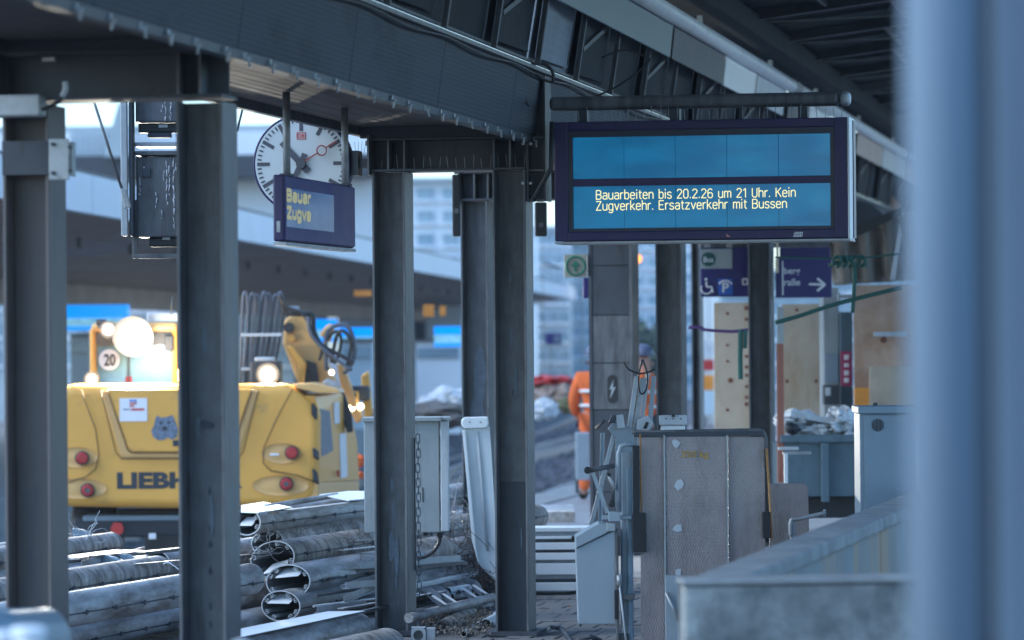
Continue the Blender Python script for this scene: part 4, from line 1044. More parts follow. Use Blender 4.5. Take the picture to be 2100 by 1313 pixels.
hoop.tube([hc + sx * .155 * math.cos(2 * math.pi * k / 30) + ZA * .122 * math.sin(2 * math.pi * k / 30) for k in range(30)], .003, 5, closed=True)
tag(hoop.build('wire_hoop', M['wire']), 'thin wire hoop round the open profile', 'wire hoop')
tag(loop([(335, 1157), (345, 1154), (360, 1163), (366, 1168)], 24.2, .004, 'tied_string', None, M['white']), 'white cord end curling from the speckled profile', 'cord')

# tangled wire mesh and thorny brush behind
wires('wire_tangle', 420, (858, 1085, 1000, 1175), 29.0, .9, .55, .0022, M['wire'])
wires('dry_brush', 520, (905, 1120, 1015, 1245), 28.2, .7, .35, .0024, M['bark'])
hp = MB()
for k in range(500):
    p = Q(random.uniform(860, 1010), random.uniform(1110, 1190), random.uniform(29.4, 31.5)); p.z = max(0.02, min(p.z, .35)) * random.random()
    s = random.uniform(.02, .07); a = Vector((random.uniform(-1, 1), random.uniform(-1, 1), random.uniform(-1, 1))).normalized(); b = a.orthogonal().normalized()
    hp.obox(p, a * s, b * s * .7, a.cross(b) * s * .6)
o = hp.build('rubble', M['grit']); o['kind'] = 'stuff'
t = thing('rusty_drum', 'round grey end of an old oval section behind the hanging cable', 'metal drum')
disc(Q(862, 1136, 27.2), (D1 * .6 + ZA * 0).normalized(), .105, .5, 28).build('barrel', M['alu_dirty'], t, .02)
MB().tube([Q(862, 1136, 27.18), Q(862, 1136, 27.16)], .09, 24).build('lid', M['alu'], t)

# ladder-like louvre frame on the paving
lf = thing('louvre_frame', 'broken louvre frame with four dark curved blades lying by the middle column', 'louvre frame')
MB().tube([Q(838, 1268, 24.5), Q(930, 1245, 25.6), Q(1011, 1226, 26.6)], .032, 14).build('front_tube', M['alu'], lf)
MB().bar(Q(838, 1205, 25.9), Q(975, 1177, 28.0), .05, .035).build('rear_rail', M['alu_edge'], lf, .006)
MB().bar(Q(838, 1213, 25.85), Q(960, 1188, 27.9), .035, .02).build('rear_rail', M['alu'], lf)
MB().bar(Q(838, 1220, 25.8), Q(950, 1196, 27.8), .025, .012).build('rear_rail', M['alu_inner'], lf)
for (xa, ya, xb, yb, da, db) in ((865, 1204, 903, 1244, 26.1, 25.2), (884, 1200, 924, 1240, 26.4, 25.5), (926, 1190, 965, 1229, 27, 26), (950, 1185, 986, 1222, 27.4, 26.3)):
    a, b = Q(xa, ya, da), Q(xb, yb, db); pts = []
    for k in range(8):
        t_ = k / 7; w_ = .042 * math.sin(math.pi * t_) ** .6 + .006
        c_ = a.lerp(b, t_) + ZA * .03 * math.sin(math.pi * t_); pts.append((c_, w_))
    poly = [c_ + RT * w_ for c_, w_ in pts] + [c_ - RT * w_ for c_, w_ in reversed(pts)]
    MB().prism(poly, fw0 * .012).build('blade', M['steel_dark'], lf)
    MB().bar(Q(xb - 15, yb - 22, db + .2), Q(xb + 12, yb - 4, db), .022, .004).build('web_sheet', M['white_soft'], lf)
for k, (px, py, r_) in enumerate(((918, 1213, .026), (925, 1224, .022))):
    t = thing('short_pipe', ('upper short pale pipe stub inside the louvre frame', 'lower short pale pipe stub inside the louvre frame')[k], 'pipe', 'pipe stubs')
    a = Q(px, py, 26.2); b = a + D1 * .35 + RT * .03
    MB().tube([a, b], r_, 14, cap=False).build('wall', M['white_soft'], t); MB().tube([a + D1 * .02, a + D1 * .03], r_ * .8, 14).build('bore', M['black'], t)
def open_pipe(a, b, r_, label, group):
    t = thing('loose_pipe', label, 'pipe', group); a, b = Vector(a), Vector(b); u = (b - a).normalized()
    MB().tube([a, b], r_, 20, cap=False).build('outer_wall', M['white_soft'], t); MB().tube([a, b], r_ * .84, 20, cap=False).build('inner_wall', M['black'], t)
    w1 = u.orthogonal().normalized(); w2 = u.cross(w1)
    v = [a + (w1 * math.cos(2 * math.pi * k / 20) + w2 * math.sin(2 * math.pi * k / 20)) * r_ for k in range(20)] + [a + (w1 * math.cos(2 * math.pi * k / 20) + w2 * math.sin(2 * math.pi * k / 20)) * r_ * .84 for k in range(20)]
    MB().add(v, [(k, (k + 1) % 20, 20 + (k + 1) % 20, 20 + k) for k in range(20)]).build('cut_rim', M['white'], t)
def on_ground(px, py, r_): return QZ(px, py, r_)
open_pipe(on_ground(951, 1300, .02), on_ground(1030, 1252, .02), .021, 'thinner pale pipe lying on the paving', 'loose pipes on the paving')
open_pipe(on_ground(997, 1280, .035), on_ground(1050, 1250, .035), .036, 'thicker pale pipe lying on the paving against the column', 'loose pipes on the paving')
# arched dirty panel
t = thing('arched_panel', 'flat arched sheet full of dirt lying on the paving between the columns', 'metal panel')
mb = MB(); na = 8
a0, a1_ = QZ(885, 1291, .02), QZ(925, 1291, .02); b0, b1_ = QZ(975, 1238, .02), QZ(1015, 1243, .02)
v = []
for i in range(2):
    p_, q_ = ((a0, a1_), (b0, b1_))[i]
    for lay in (0, -.012):
        for k in range(na + 1):
            s_ = k / na; v.append(p_.lerp(q_, s_) + ZA * (.045 * math.sin(math.pi * s_) + .012 + lay))
f = []
m1 = na + 1
for k in range(na):
    f.append((k, k + 1, 2 * m1 + k + 1, 2 * m1 + k)); f.append((m1 + k, m1 + k + 1, 3 * m1 + k + 1, 3 * m1 + k)); f.append((k, k + 1, m1 + k + 1, m1 + k)); f.append((2 * m1 + k, 2 * m1 + k + 1, 3 * m1 + k + 1, 3 * m1 + k))
mb.add(v, f, True).build('shell', M['alu_dirty'], t)
gr = MB()
for k in range(900):
    px = random.uniform(862, 1010); py = random.uniform(1243, 1300); p = QZ(px, py, .03 + random.uniform(-.02, .03)); s = random.uniform(.003, .011)
    a = Vector((random.uniform(-1, 1), random.uniform(-1, 1), random.uniform(-1, 1))).normalized(); b = a.orthogonal().normalized(); gr.obox(p, a * s, b * s * .7, a.cross(b) * s * .5)
o = gr.build('scattered_grit', M['grit']); o['kind'] = 'stuff'
gs = MB()
for k in range(150):
    p = QZ(random.uniform(860, 985), random.uniform(1252, 1290) , 0); h_ = random.uniform(.03, .09)
    if abs((p - QZ(920, 1270, 0)).length) > 3: continue
    gs.tube([p, p + Vector((random.uniform(-.02, .02), random.uniform(-.02, .02), h_))], .0016, 4)
o = gs.build('dry_grass', M['grass']); o['kind'] = 'stuff'
# square hollow bracket at the column foot
t = thing('square_bracket', 'small pale square block with a round hole at the foot of the middle column', 'metal bracket')
c = Q(858, 1303, 23.6); r_ = rt0; 
mb = MB(); n = 20; hs = .045
out = []; inn = []
for k in range(n):
    a = 2 * math.pi * k / n; m_ = hs / max(abs(math.cos(a)), abs(math.sin(a))); out.append((m_ * math.cos(a), m_ * math.sin(a))); inn.append((.03 * math.cos(a), .03 * math.sin(a)))
v = [c + rt0 * x + ZA * z for x, z in out] + [c + rt0 * x + ZA * z for x, z in inn] + [c + rt0 * x + ZA * z + fw0 * .09 for x, z in inn]
f = [(k, (k + 1) % n, n + (k + 1) % n, n + k) for k in range(n)] + [(n + k, n + (k + 1) % n, 2 * n + (k + 1) % n, 2 * n + k) for k in range(n)]
mb.add(v, f); mb.add([c + rt0 * x + ZA * z + fw0 * .001 for x, z in ((-hs, -hs), (hs, -hs), (hs, hs), (-hs, hs))] + [c + rt0 * x + ZA * z + fw0 * .13 for x, z in ((-hs, -hs), (hs, -hs), (hs, hs), (-hs, hs))], [(0, 1, 5, 4), (1, 2, 6, 5), (2, 3, 7, 6), (3, 0, 4, 7), (4, 5, 6, 7)])
mb.build('block', M['galv'], t)
MB().obox(c + rt0 * .075 + fw0 * .07, rt0 * .028, fw0 * .06, ZA * .04).build('side_block', M['galv'], t, .004)
# T-handled tool on the paving
t = thing('hand_tool', 'dark T handled tool lying on the paving right of the column', 'hand tool')
MB().tube([QZ(1148, 1287, .03), QZ(1180, 1325, .02)], .016, 8).build('shaft', M['steel_dark'], t)
MB().tube([QZ(1132, 1286, .03), QZ(1152, 1290, .03)], .014, 8).build('head', M['black'], t)
t = tag(MB().tube([QZ(1192, 1312, .02), QZ(1212, 1306, .05), QZ(1232, 1314, .02)], .016, 8).build('iron_hook', M['steel_dark']), 'dark bent iron on the paving at the bottom edge', 'iron hook')
tag(disc(QZ(1167, 1245, .0), ZA, .008, .012, 8).build('bolt_stub', M['timber']), 'small brown stub on the paving', 'stub')

# ================================================================== WHITE SLAT STACK
ss = thing('slat_stack', 'low stack of white and grey aluminium slats behind the column and the lift', 'slat stack')
dSl = 28.4
for (y0_, y1_, mm, dp) in ((1083, 1090, 'white', .3), (1091, 1100, 'galv', .25), (1101, 1105, 'white', .3), (1106, 1113, 'steel', .22), (1114, 1127, 'white', .3), (1128, 1134, 'steel', .2), (1135, 1148, 'white', .3), (1149, 1156, 'galv', .2), (1157, 1178, 'white', .3), (1179, 1187, 'galv', .2), (1188, 1195, 'steel_dark', .2), (1196, 1211, 'white', .3)):
    px_box('slat', 1030, y0_, 1240, y1_, dSl + (.3 - dp) / 2, dp, M[mm], ss, .004)
px_box('corner_clip', 1172, 1100, 1180, 1108, dSl - .03, .03, M['black'], ss)
tag(px_box('pale_slab', 1100, 1050, 1180, 1072, 34, 1.5, M['alu'], None), 'pale flat slab beyond the slat stack', 'slab').hide_render = False

# ================================================================== WHEELCHAIR LIFT
wl2 = thing('wheelchair_lift', 'folded mobile wheelchair lift with tall checker plate ramps and grey side box', 'wheelchair lift')
dLf = 22.3
ru = Vector((rt0.x, rt0.y, 0)); fu = Vector((fw0.x, fw0.y, 0))
def chk(name, pts, d, th, mt, parent=wl2, bevel=.004): return outline(name, pts, d, th, mt, parent, bevel)
# three tall plates, modelled in local axes so the tread pattern stays upright
def plate_px(name, x0, x1, ytop, ybot, d, th, mt, bevel=.004):
    a = Q(x0, ytop, d); b = Q(x1, ytop, d); z1_ = a.z; z0_ = max(.03, Q(x0, ybot, d).z)
    w_ = (b - a).dot(ru)
    o = MB().box(0, w_, 0, th, 0, z1_ - z0_).build(name, mt, wl2, bevel)
    o.location = (a.x, a.y, z0_); o.rotation_euler = (0, 0, math.atan2(ru.y, ru.x)); return o
plate_px('ramp_plate', 1312, 1361, 896, 1340, dLf, .03, M['checker'])
plate_px('ramp_plate', 1364, 1490, 896, 1340, dLf - .02, .03, M['checker'])
plate_px('ramp_plate', 1493, 1568, 896, 1340, dLf, .03, M['checker'])
plate_px('plate_seam', 1360.5, 1364, 893, 1340, dLf - .03, .02, M['galv'], .001)
plate_px('plate_seam', 1489.5, 1492.5, 893, 1200, dLf - .03, .02, M['galv'], .001)
# dark top edge with rounded right corner
mb = MB(); mb.tube([Q(1296, 887, dLf), Q(1400, 885, dLf), Q(1555, 882, dLf), Q(1564, 885, dLf), Q(1569, 893, dLf), Q(1571, 905, dLf), Q(1574, 960, dLf)], .011, 8); mb.build('top_edge', M['steel'], wl2)
plate_px('top_strip', 1300, 1566, 886, 897, dLf - .012, .03, M['steel_dark'])
mb = MB(); mb.tube([Q(1572, 920, dLf - .02), Q(1581, 1060, dLf - .02), Q(1582, 1105, dLf - .02)], .008, 6); mb.build('ochre_edge', M['rust_edge'], wl2)
plate_px('rubber_pad', 1564, 1580, 1050, 1104, dLf - .04, .03, M['black'])
plate_px('rubber_pad', 1297, 1311, 914, 1053, dLf - .05, .03, M['black'])
plate_px('rubber_pad', 1297, 1325, 1052, 1133, dLf - .055, .035, M['black'])
mb = MB(); mb.tube([Q(1313, 890, dLf - .03), Q(1315, 1050, dLf - .03)], .006, 6); mb.build('ochre_edge', M['rust_edge'], wl2)
plate_px('lower_bracket', 1364, 1392, 1180, 1330, dLf - .05, .02, M['lift_grey'])
mb = MB(); mb.tube([Q(1366, 1215, dLf - .07), Q(1396, 1280, dLf - .07)], .012, 6); mb.build('stay', M['galv'], wl2)
# tape scraps
for (cx_, cy_, rx_, ry_) in ((1385, 908, 9, 12), (1392, 993, 12, 13), (1391, 1083, 10, 13), (1391, 1178, 8, 15)):
    pts = [Q(cx_ + rx_ * math.cos(2 * math.pi * k / 7) * random.uniform(.5, 1.3), cy_ + ry_ * math.sin(2 * math.pi * k / 7) * random.uniform(.5, 1.2), dLf - .028) for k in range(7)]
    MB().prism(pts, fu * .004).build('tape_scrap', M['white_soft'], wl2)
a = Q(1397, 943, dLf - .026); b = Q(1454, 943, dLf - .026)
put_text('load_lettering', '350 kg', a, ru, ZA, (b - a).length, .052, M['kg'], wl2, bold=.02)
# frame between ramp and box
plate_px('mast', 1272, 1297, 925, 1340, dLf + .06, .08, M['lift_grey'], .012)
plate_px('mast_inner', 1285, 1297, 960, 1340, dLf + .02, .05, M['bluegrey'], .01)
mb = MB(); mb.tube([Q(1269, 1050, dLf), Q(1269, 930, dLf), Q(1273, 916, dLf), Q(1283, 911, dLf), Q(1297, 911, dLf)], .015, 10); mb.build('guard_hoop', M['lift_grey'], wl2)
plate_px('crossbar', 1235, 1296, 1058, 1066, dLf - .03, .05, M['lift_grey'])
plate_px('clamp_block', 1248, 1272, 1050, 1070, dLf - .06, .07, M['lift_grey'])
plate_px('clamp_block', 1244, 1262, 1073, 1090, dLf - .05, .06, M['galv'])
plate_px('chain_guide', 1262, 1268, 1085, 1340, dLf - .03, .03, M['steel'])
plate_px('chain_guide', 1268, 1271, 1100, 1140, dLf - .05, .02, M['black'])
plate_px('chain_guide', 1260, 1268, 1210, 1270, dLf - .05, .02, M['black'])
mb = MB(); mb.tube([Q(1270, 1180, dLf - .05), Q(1271, 1200, dLf - .05)], .016, 10); mb.build('grease_cup', M['galv'], wl2)
mb = MB(); mb.tube([Q(1271, 1205, dLf - .05), Q(1285, 1325, dLf - .05)], .006, 6); mb.build('stay', M['white_soft'], wl2)
plate_px('knee_bracket', 1275, 1302, 1219, 1231, dLf - .04, .03, M['steel'])
# handle arms
mb = MB(); mb.tube([Q(1207, 965, dLf - .1), Q(1258, 956, dLf - .0)], .015, 10); mb.build('handle', M['steel'], wl2)
disc(Q(1205, 965, dLf - .15), fw0, .021, .05, 14).build('handle_grip', M['black'], wl2, .006)
mb = MB(); mb.bar(Q(1216, 970, dLf), Q(1246, 1052, dLf), .03, .022); mb.build('link_arm', M['lift_grey'], wl2)
mb = MB(); mb.tube([Q(1248, 973, dLf - .02), Q(1262, 1005, dLf - .02)], .011, 8); mb.build('link_arm', M['galv'], wl2)
disc(Q(1255, 1034, dLf - .08), fw0, .020, .05, 14).build('knob', M['black'], wl2, .006)
disc(Q(1249, 974, dLf - .05), fw0, .011, .03, 12).build('knob', M['black'], wl2)
mb = MB(); mb.tube([Q(1256, 1030, dLf), Q(1258, 1000, dLf), Q(1247, 980, dLf)], .010, 8); mb.build('link_arm', M['steel'], wl2)
# side control box, sloping hood
box_pts = [(1180, 1103), (1228, 1074), (1262, 1080), (1262, 1280), (1186, 1280)]
chk('side_box', box_pts, dLf - .02, .35, M['lift_grey'], bevel=.004)
mb = MB(); mb.tube([Q(1182, 1125, dLf - .024), Q(1255, 1090, dLf - .024)], .003, 5); mb.build('hood_seam', M['steel'], wl2)
outline('hood', [(1180, 1102), (1229, 1073), (1250, 1078), (1248, 1091), (1182, 1124)], dLf - .035, .012, M['lift_grey'], wl2, .003)
px_box('foot', 1188, 1281, 1193, 1285, dLf, .03, M['black'], wl2)
px_box('wheel_fork', 1268, 1300, 1290, 1340, dLf, .1, M['steel'], wl2)
# white profiles leaning behind the lift
lp_ = thing('leaning_profiles', 'bundle of white profiles leaning behind the lift with a looped black cable', 'profile bundle')
dP = 25.0
MB().bar(Q(1212, 1078, dP), Q(1262, 880, dP), .04, .03).build('profile', M['white_soft'], lp_, .004)
MB().bar(Q(1230, 1100, dP + .1), Q(1236, 888, dP + .1), .09, .02).build('profile', M['bluegrey'], lp_, .004)
MB().bar(Q(1272, 1000, dP + .05), Q(1306, 772, dP + .05), .045, .03).build('profile', M['white_soft'], lp_, .004)
MB().bar(Q(1287, 1000, dP + .08), Q(1318, 775, dP + .08), .03, .03).build('profile', M['galv'], lp_, .004)
MB().bar(Q(1300, 1000, dP + .12), Q(1328, 765, dP + .12), .05, .03).build('profile', M['white_soft'], lp_, .004)
MB().bar(Q(1322, 1000, dP + .1), Q(1341, 772, dP + .1), .045, .03).build('profile', M['lift_grey'], lp_, .004)
outline('hinge_plate', [(1246, 880), (1262, 862), (1300, 880), (1300, 1040), (1262, 1040), (1262, 900)], dP - .05, .04, M['lift_grey'], lp_, .004)
outline('clamp', [(1247, 868), (1256, 850), (1264, 852), (1262, 868)], dP - .1, .04, M['steel_dark'], lp_, .006)
outline('clamp', [(1264, 852), (1278, 850), (1282, 878), (1266, 880)], dP - .1, .05, M['white_soft'], lp_, .006)
outline('clamp', [(1308, 862), (1328, 852), (1340, 868), (1330, 884), (1305, 882)], dP - .1, .05, M['white_soft'], lp_, .006)
outline('clamp', [(1325, 865), (1331, 867), (1326, 880), (1319, 879)], dP - .11, .02, M['black'], lp_, .002)
loop([(1280, 744), (1290, 758), (1310, 766), (1328, 764), (1344, 757)], dP - .05, .006, 'cable', lp_)
loop([(1317, 737), (1310, 770), (1311, 800), (1318, 808), (1326, 795), (1327, 765), (1318, 737)], dP - .05, .006, 'cable', lp_)
px_box('cap_plate', 1352, 852, 1409, 872, dP - .1, .08, M['white_soft'], lp_, .008)
px_box('cap_plate', 1356, 873, 1405, 885, dP - .08, .08, M['white'], lp_, .008)
for px in (1366, 1380, 1396): disc(Q(px, 859, dP - .106), fw0, .005, .006, 8).build('rivet', M['steel_dark'], lp_)
px_box('bracket', 1378, 850, 1384, 856, dP - .12, .02, M['black'], lp_)
# rear diamond plate with handrail
rp = thing('rear_diamond_plate', 'smaller diamond plate ramp behind the lift with a short handrail', 'ramp plate')
o = outline('plate', [(1578, 992), (1650, 992), (1657, 1000), (1660, 1110), (1600, 1200), (1578, 1200)], 25.0, .03, M['checker'], rp, .003)
loop([(1622, 1100), (1623, 1068), (1640, 1064), (1694, 1052)], 24, .014, 'handrail', rp, M['galv'])
px_box('rail_post', 1621, 1063, 1632, 1110, 24.0, .03, M['lift_grey'], rp)
px_box('rail_end', 1689, 1045, 1694, 1060, 24.0, .03, M['lift_grey'], rp)

# ================================================================== CONCRETE PARAPET
pw = thing('concrete_parapet', 'low concrete wall turning a corner at the lower right, coping on top', 'wall')
ZW = 1.0
c0 = QZ(1405, 1188, ZW); c1_ = QZ(1530, 1190, ZW); e0 = QZ(1860, 1010, ZW); e1_ = QZ(1860, 1032, ZW); f0_ = QZ(2250, 1188, ZW)
def wall_seg(name, poly, z0, z1, mt, bevel=.01):
    return MB().prism([Vector((p.x, p.y, z0)) for p in poly], ZA * (z1 - z0)).build(name, mt, pw, bevel)
f0_ = QZ(2200, 1176, ZW)
ux_ = (f0_ - c0).normalized()
# front leg
n_ = Vector((-ux_.y, ux_.x, 0)); th_ = .16
wall_seg('front_leg', [c0 - n_ * .002, f0_ - n_ * .002, f0_ + n_ * th_, c0 + n_ * th_], 0, ZW - .03, M['concrete'])
wall_seg('coping_stone', [c0 - ux_ * .012 - n_ * .01, f0_ - n_ * .01, f0_ + n_ * (th_ + .01), c0 + n_ * (th_ + .01) - ux_ * .012], ZW - .028, ZW, M['coping'], .012)
# side leg in three stones
lv = (e0 - c0); L_ = lv.length; lu = lv.normalized(); ln = Vector((lu.y, -lu.x, 0))
wd = .20
segs = [(.16, .56, .008), (.57, 1.4, .008)]
for i, (s0, s1, gp) in enumerate(((.035, .62, 0), (.625, .985, 0), (.99, 1.9, 0))):
    a = c0 + lv * s0; b = c0 + lv * s1
    wall_seg('coping_stone', [a, b, b + ln * wd, a + ln * wd], ZW - .068, ZW + .0, M['coping'], .012)
    wall_seg('wall_panel', [a + ln * .015, b + ln * .015, b + ln * (wd - .02), a + ln * (wd - .02)], 0, ZW - .07, M['concrete_stained'], .006)

# ================================================================== RIGHT BACKGROUND
kb = thing('pale_blue_cabinet', 'pale blue grey steel cabinet with a round vent behind the concrete wall', 'electrical cabinet')
dC = 24
px_box('case', 1763, 848, 1880, 1120, dC, .4, M['bluegrey'], kb, .004)
px_box('lid', 1760, 834, 1885, 848, dC - .03, .46, M['bluegrey'], kb, .006)
px_box('door', 1772, 852, 1880, 1115, dC - .012, .012, M['bluegrey'], kb, .003)
vn = Q(1800, 872, dC - .014)
for k in range(9):
    xx = -.034 + k * .0085; hh = math.sqrt(max(0, .040 ** 2 - xx ** 2))
    MB().obox(vn + ru * xx, ru * .0022, fu * .002, ZA * hh).build('vent_slot', M['steel_dark'], kb)
px_box('lifting_lug', 1790, 826, 1800, 834, dC + .1, .02, M['steel_dark'], kb)

sk = thing('debris_skip', 'blue grey steel skip heaped with pale rubbish behind the wheelchair lift', 'skip')
dS2 = 33
px_box('side_wall', 1608, 905, 1790, 1018, dS2, .06, M['skip'], sk, .01)
px_box('rim', 1600, 893, 1795, 908, dS2 - .05, .12, M['skip'], sk, .015)
px_box('body', 1608, 915, 1790, 1016, dS2 + .06, 1.6, M['skip'], sk)
for px in (1684, 1770): px_box('side_rib', px, 909, px + 17, 1030, dS2 - .06, .06, M['skip'], sk, .008)
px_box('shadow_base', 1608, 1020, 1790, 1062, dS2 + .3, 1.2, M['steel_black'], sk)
def crumple(name, c, r, mt, label, parent=None, seed=0, cat='rubbish bag', group=None):
    bm = bmesh.new(); bmesh.ops.create_icosphere(bm, subdivisions=4, radius=1.0)
    import mathutils
    for v in bm.verts:
        n = mathutils.noise.noise(v.co * 2.2 + Vector((seed, seed, 0))); n2 = mathutils.noise.turbulence(v.co * 4 + Vector((seed, 0, 0)), 3, True)
        s = 1 + .35 * n - .30 * n2
        v.co = Vector((v.co.x * r[0], v.co.y * r[1], v.co.z * r[2])) * s
    me = bpy.data.meshes.new(name); bm.to_mesh(me); bm.free(); me.materials.append(mt)
    o = bpy.data.objects.new(name, me); COL.objects.link(o); o.location = c
    if parent is None: tag(o, label, cat, group)
    else: o.parent = parent
    return o
for k, (px, py, rx_, rz_, lab) in enumerate(((1632, 862, .20, .10, 'flat pale rubbish bag at the left of the skip'), (1690, 882, .22, .09, 'pale rubbish bag in the middle of the skip'), (1728, 866, .17, .15, 'tallest crumpled white bag in the skip'), (1748, 880, .16, .11, 'white bag at the right end of the skip'), (1660, 884, .2, .07, 'dirty white sheet bag lying low in the skip'))):
    crumple('rubbish_bag', Q(px, py, dS2 + .5), (rx_, .4, rz_), M['bag'], lab, seed=k * 3.3, group='bags in the skip')
tag(MB().bar(Q(1615, 848, 33.2), Q(1745, 872, 33.4), .14, .05).build('wrapped_beam', M['bag']), 'white wrapped beam across the skip', 'wrapped beam')
tag(px_box('dark_sack', 1612, 868, 1640, 893, 33.1, .2, M['decal'], None, .05), 'dark blue sack at the skip corner', 'sack')
# trestle with white leg in front of skip
t = thing('trestle', 'white trestle of thin bars in front of the skip', 'trestle')
px_box('leg', 1608, 930, 1616, 992, 31, .04, M['white'], t)
px_box('top_bar', 1596, 917, 1638, 923, 31, .04, M['white_soft'], t)
px_box('top_bar', 1605, 927, 1664, 932, 31.05, .04, M['galv'], t)
tag(px_box('timber_post', 1593, 705, 1609, 990, 33, .07, M['timber'], None, .003), 'narrow reddish timber post beside the column', 'timber post')
tag(px_box('thin_post', 1594, 630, 1608, 704, 33, .07, M['cab_grey'], None, .003), 'grey post head above the reddish timber', 'post')
tag(px_box('slim_rod', 1592, 495, 1597, 560, 33, .03, M['plywood'], None), 'thin pale batten hanging left of the arrow sign', 'batten')

def ply(x0, y0, x1, y1, d, mt, label, knots):
    t = thing('plywood_board', label, 'plywood board', 'plywood hoardings')
    px_box('sheet', x0, y0, x1, y1, d, .03, mt, t, .003)
    for (kx, ky, kr) in knots:
        disc(Q(kx, ky, d - .003), fw0, kr * d / F_PX, .004, 9).build('knot', M['knot'], t)
ply(1464, 621, 1545, 1040, 37, M['plywood'], 'pale plywood board with a column of screw holes, left of the column', [(1492, 643, 3.5), (1531, 632, 5), (1531, 655, 4), (1492, 708, 3), (1492, 741, 3), (1498, 780, 5.5), (1531, 731, 4), (1531, 753, 4), (1531, 770, 4), (1531, 793, 3.5), (1531, 815, 4), (1531, 829, 4.5), (1492, 841, 3.5)])
ply(1603, 624, 1683, 890, 37.5, M['plywood'], 'pale plywood board with few knots, right of the column', [(1634, 636, 3.5), (1614, 782, 4), (1674, 782, 3.5)])
ply(1750, 585, 1990, 900, 36, M['plywood2'], 'warm brown plywood wall at the right behind the foreground mast', [(1812, 697, 7)])
ply(1783, 752, 1990, 900, 35.8, M['plywood'], 'lower greyish plywood sheet leaning on the brown wall', [])
tag(px_box('orange_crate', 1752, 796, 1782, 836, 35.7, .04, M['orange_box'], None), 'small orange panel at the foot of the brown wall', 'panel')
tag(px_box('white_batten', 1792, 681, 1860, 690, 35.7, .04, M['white_soft'], None), 'white batten fixed on the brown plywood wall', 'batten')
t = thing('service_kiosk', 'grey blue narrow kiosk wall with a magenta poster beside the plywood', 'kiosk')
px_box('wall', 1688, 590, 1722, 880, 36.6, .5, M['cab_grey'], t); px_box('side_wall', 1723, 640, 1750, 880, 36.5, .5, M['skip'], t)
px_box('light_panel', 1692, 725, 1720, 785, 36.55, .02, M['bluegrey'], t)
px_box('poster', 1724, 721, 1748, 792, 36.45, .02, M['poster'], t)
for (a_, b_) in ((728, 738), (745, 753), (760, 770), (775, 785)): px_box('poster_sign', 1731, a_, 1741, b_, 36.44, .008, M['sign_white'], t)
px_box('dark_box', 1690, 790, 1722, 830, 36.3, .2, M['steel_dark'], t)
px_box('small_label', 1693, 795, 1704, 812, 36.28, .01, M['white_soft'], t)
t = thing('valve_assembly', 'small pale pipe fitting on the kiosk below the arrow sign', 'pipe fitting')
px_box('fitting', 1718, 600, 1724, 618, 36.2, .05, M['white_soft'], t); px_box('fitting', 1724, 604, 1748, 611, 36.2, .05, M['white_soft'], t); px_box('fitting', 1752, 618, 1762, 626, 36.2, .05, M['white_soft'], t)

# wayfinding signs
def sign_text(s, x0, y0, x1, y1, d, mt, parent, bold=.015):
    a = Q(x0, y1, d); b = Q(x1, y1, d); h_ = Q(x0, y0, d).z - a.z
    return put_text('lettering', s, a, ru, ZA, (b - a).length, h_, mt, parent, bold=bold)
s1 = thing('bus_sign', 'navy wayfinding sign with grey bus field and wheelchair and parking symbols', 'sign')
dG = 35
px_box('panel', 1437, 508, 1585, 608, dG, .12, M['navy_sign'], s1, .006)
px_box('grey_field', 1437, 511, 1502, 551, dG - .006, .005, M['cab_grey'], s1)
disc(Q(1453, 532, dG - .012), fw0, 14.5 * dG / F_PX, .005, 28).build('bus_disc', mat('dark_green', (.01, .07, .06), .5), s1)
sign_text('Bus', 1443, 527, 1463, 538, dG - .014, M['sign_white'], s1, .02)
px_box('parking_field', 1473, 572, 1503, 605, dG - .006, .005, M['sign_blue'], s1)
sign_text('P', 1481, 580, 1495, 600, dG - .009, M['sign_white'], s1, .03)
loop([(1475, 583), (1482, 577), (1494, 577), (1501, 583)], dG - .009, .009, 'roof_symbol', s1, M['sign_white'])
# wheelchair symbol
w_ = []
MB().tube([Q(1449 + 11 * math.cos(t_), 592 + 11 * math.sin(t_), dG - .008) for t_ in [R(a) for a in range(-30, 230, 20)]], .007, 6).build('wheelchair_wheel', M['sign_white'], s1)
loop([(1449, 578), (1450, 588), (1459, 589), (1462, 600)], dG - .008, .009, 'wheelchair_rider', s1, M['sign_white'])
disc(Q(1448, 573, dG - .012), fw0, .013, .005, 12).build('rider_head', M['sign_white'], s1)
mb = MB(); 
px_box('small_pictogram', 1522, 571, 1534, 585, dG - .006, .005, M['sign_white'], s1)
px_box('small_pictogram_inset', 1525, 574, 1531, 582, dG - .008, .003, M['navy_sign'], s1)
for px in (1445, 1490): px_box('clip', px, 500, px + 12, 508, dG - .01, .03, M['galv'], s1)
px_box('shade_hood', 1437, 498, 1700, 506, dG + .1, .3, M['steel'], s1)
s2 = thing('arrow_sign', 'navy sign reading berg and rasse with a white arrow pointing right', 'sign')
s2['label'] = 'navy sign with white arrow pointing right below the departure board'
px_box('panel', 1592, 530, 1706, 610, dG - .3, .12, M['navy_sign'], s2, .006)
px_box('upper_panel', 1600, 508, 1703, 529, dG - .1, .1, M['navy_sign'], s2, .006)
px_box('divider', 1603, 535, 1607, 606, dG - .31, .008, M['sign_white'], s2)
sign_text('berg', 1608, 549, 1641, 566, dG - .305, M['sign_white'], s2)
sign_text('raße', 1608, 572, 1641, 586, dG - .305, M['sign_white'], s2)
ar = MB(); aw = dG - .31
ar.bar(Q(1659, 583, aw), Q(1689, 584, aw), .008, .02, up=(0, 0, 1)); ar.bar(Q(1676, 571, aw), Q(1692, 584.5, aw), .008, .022); ar.bar(Q(1692, 583.5, aw), Q(1676, 597, aw), .008, .022)
ar.build('arrow', M['sign_white'], s2)
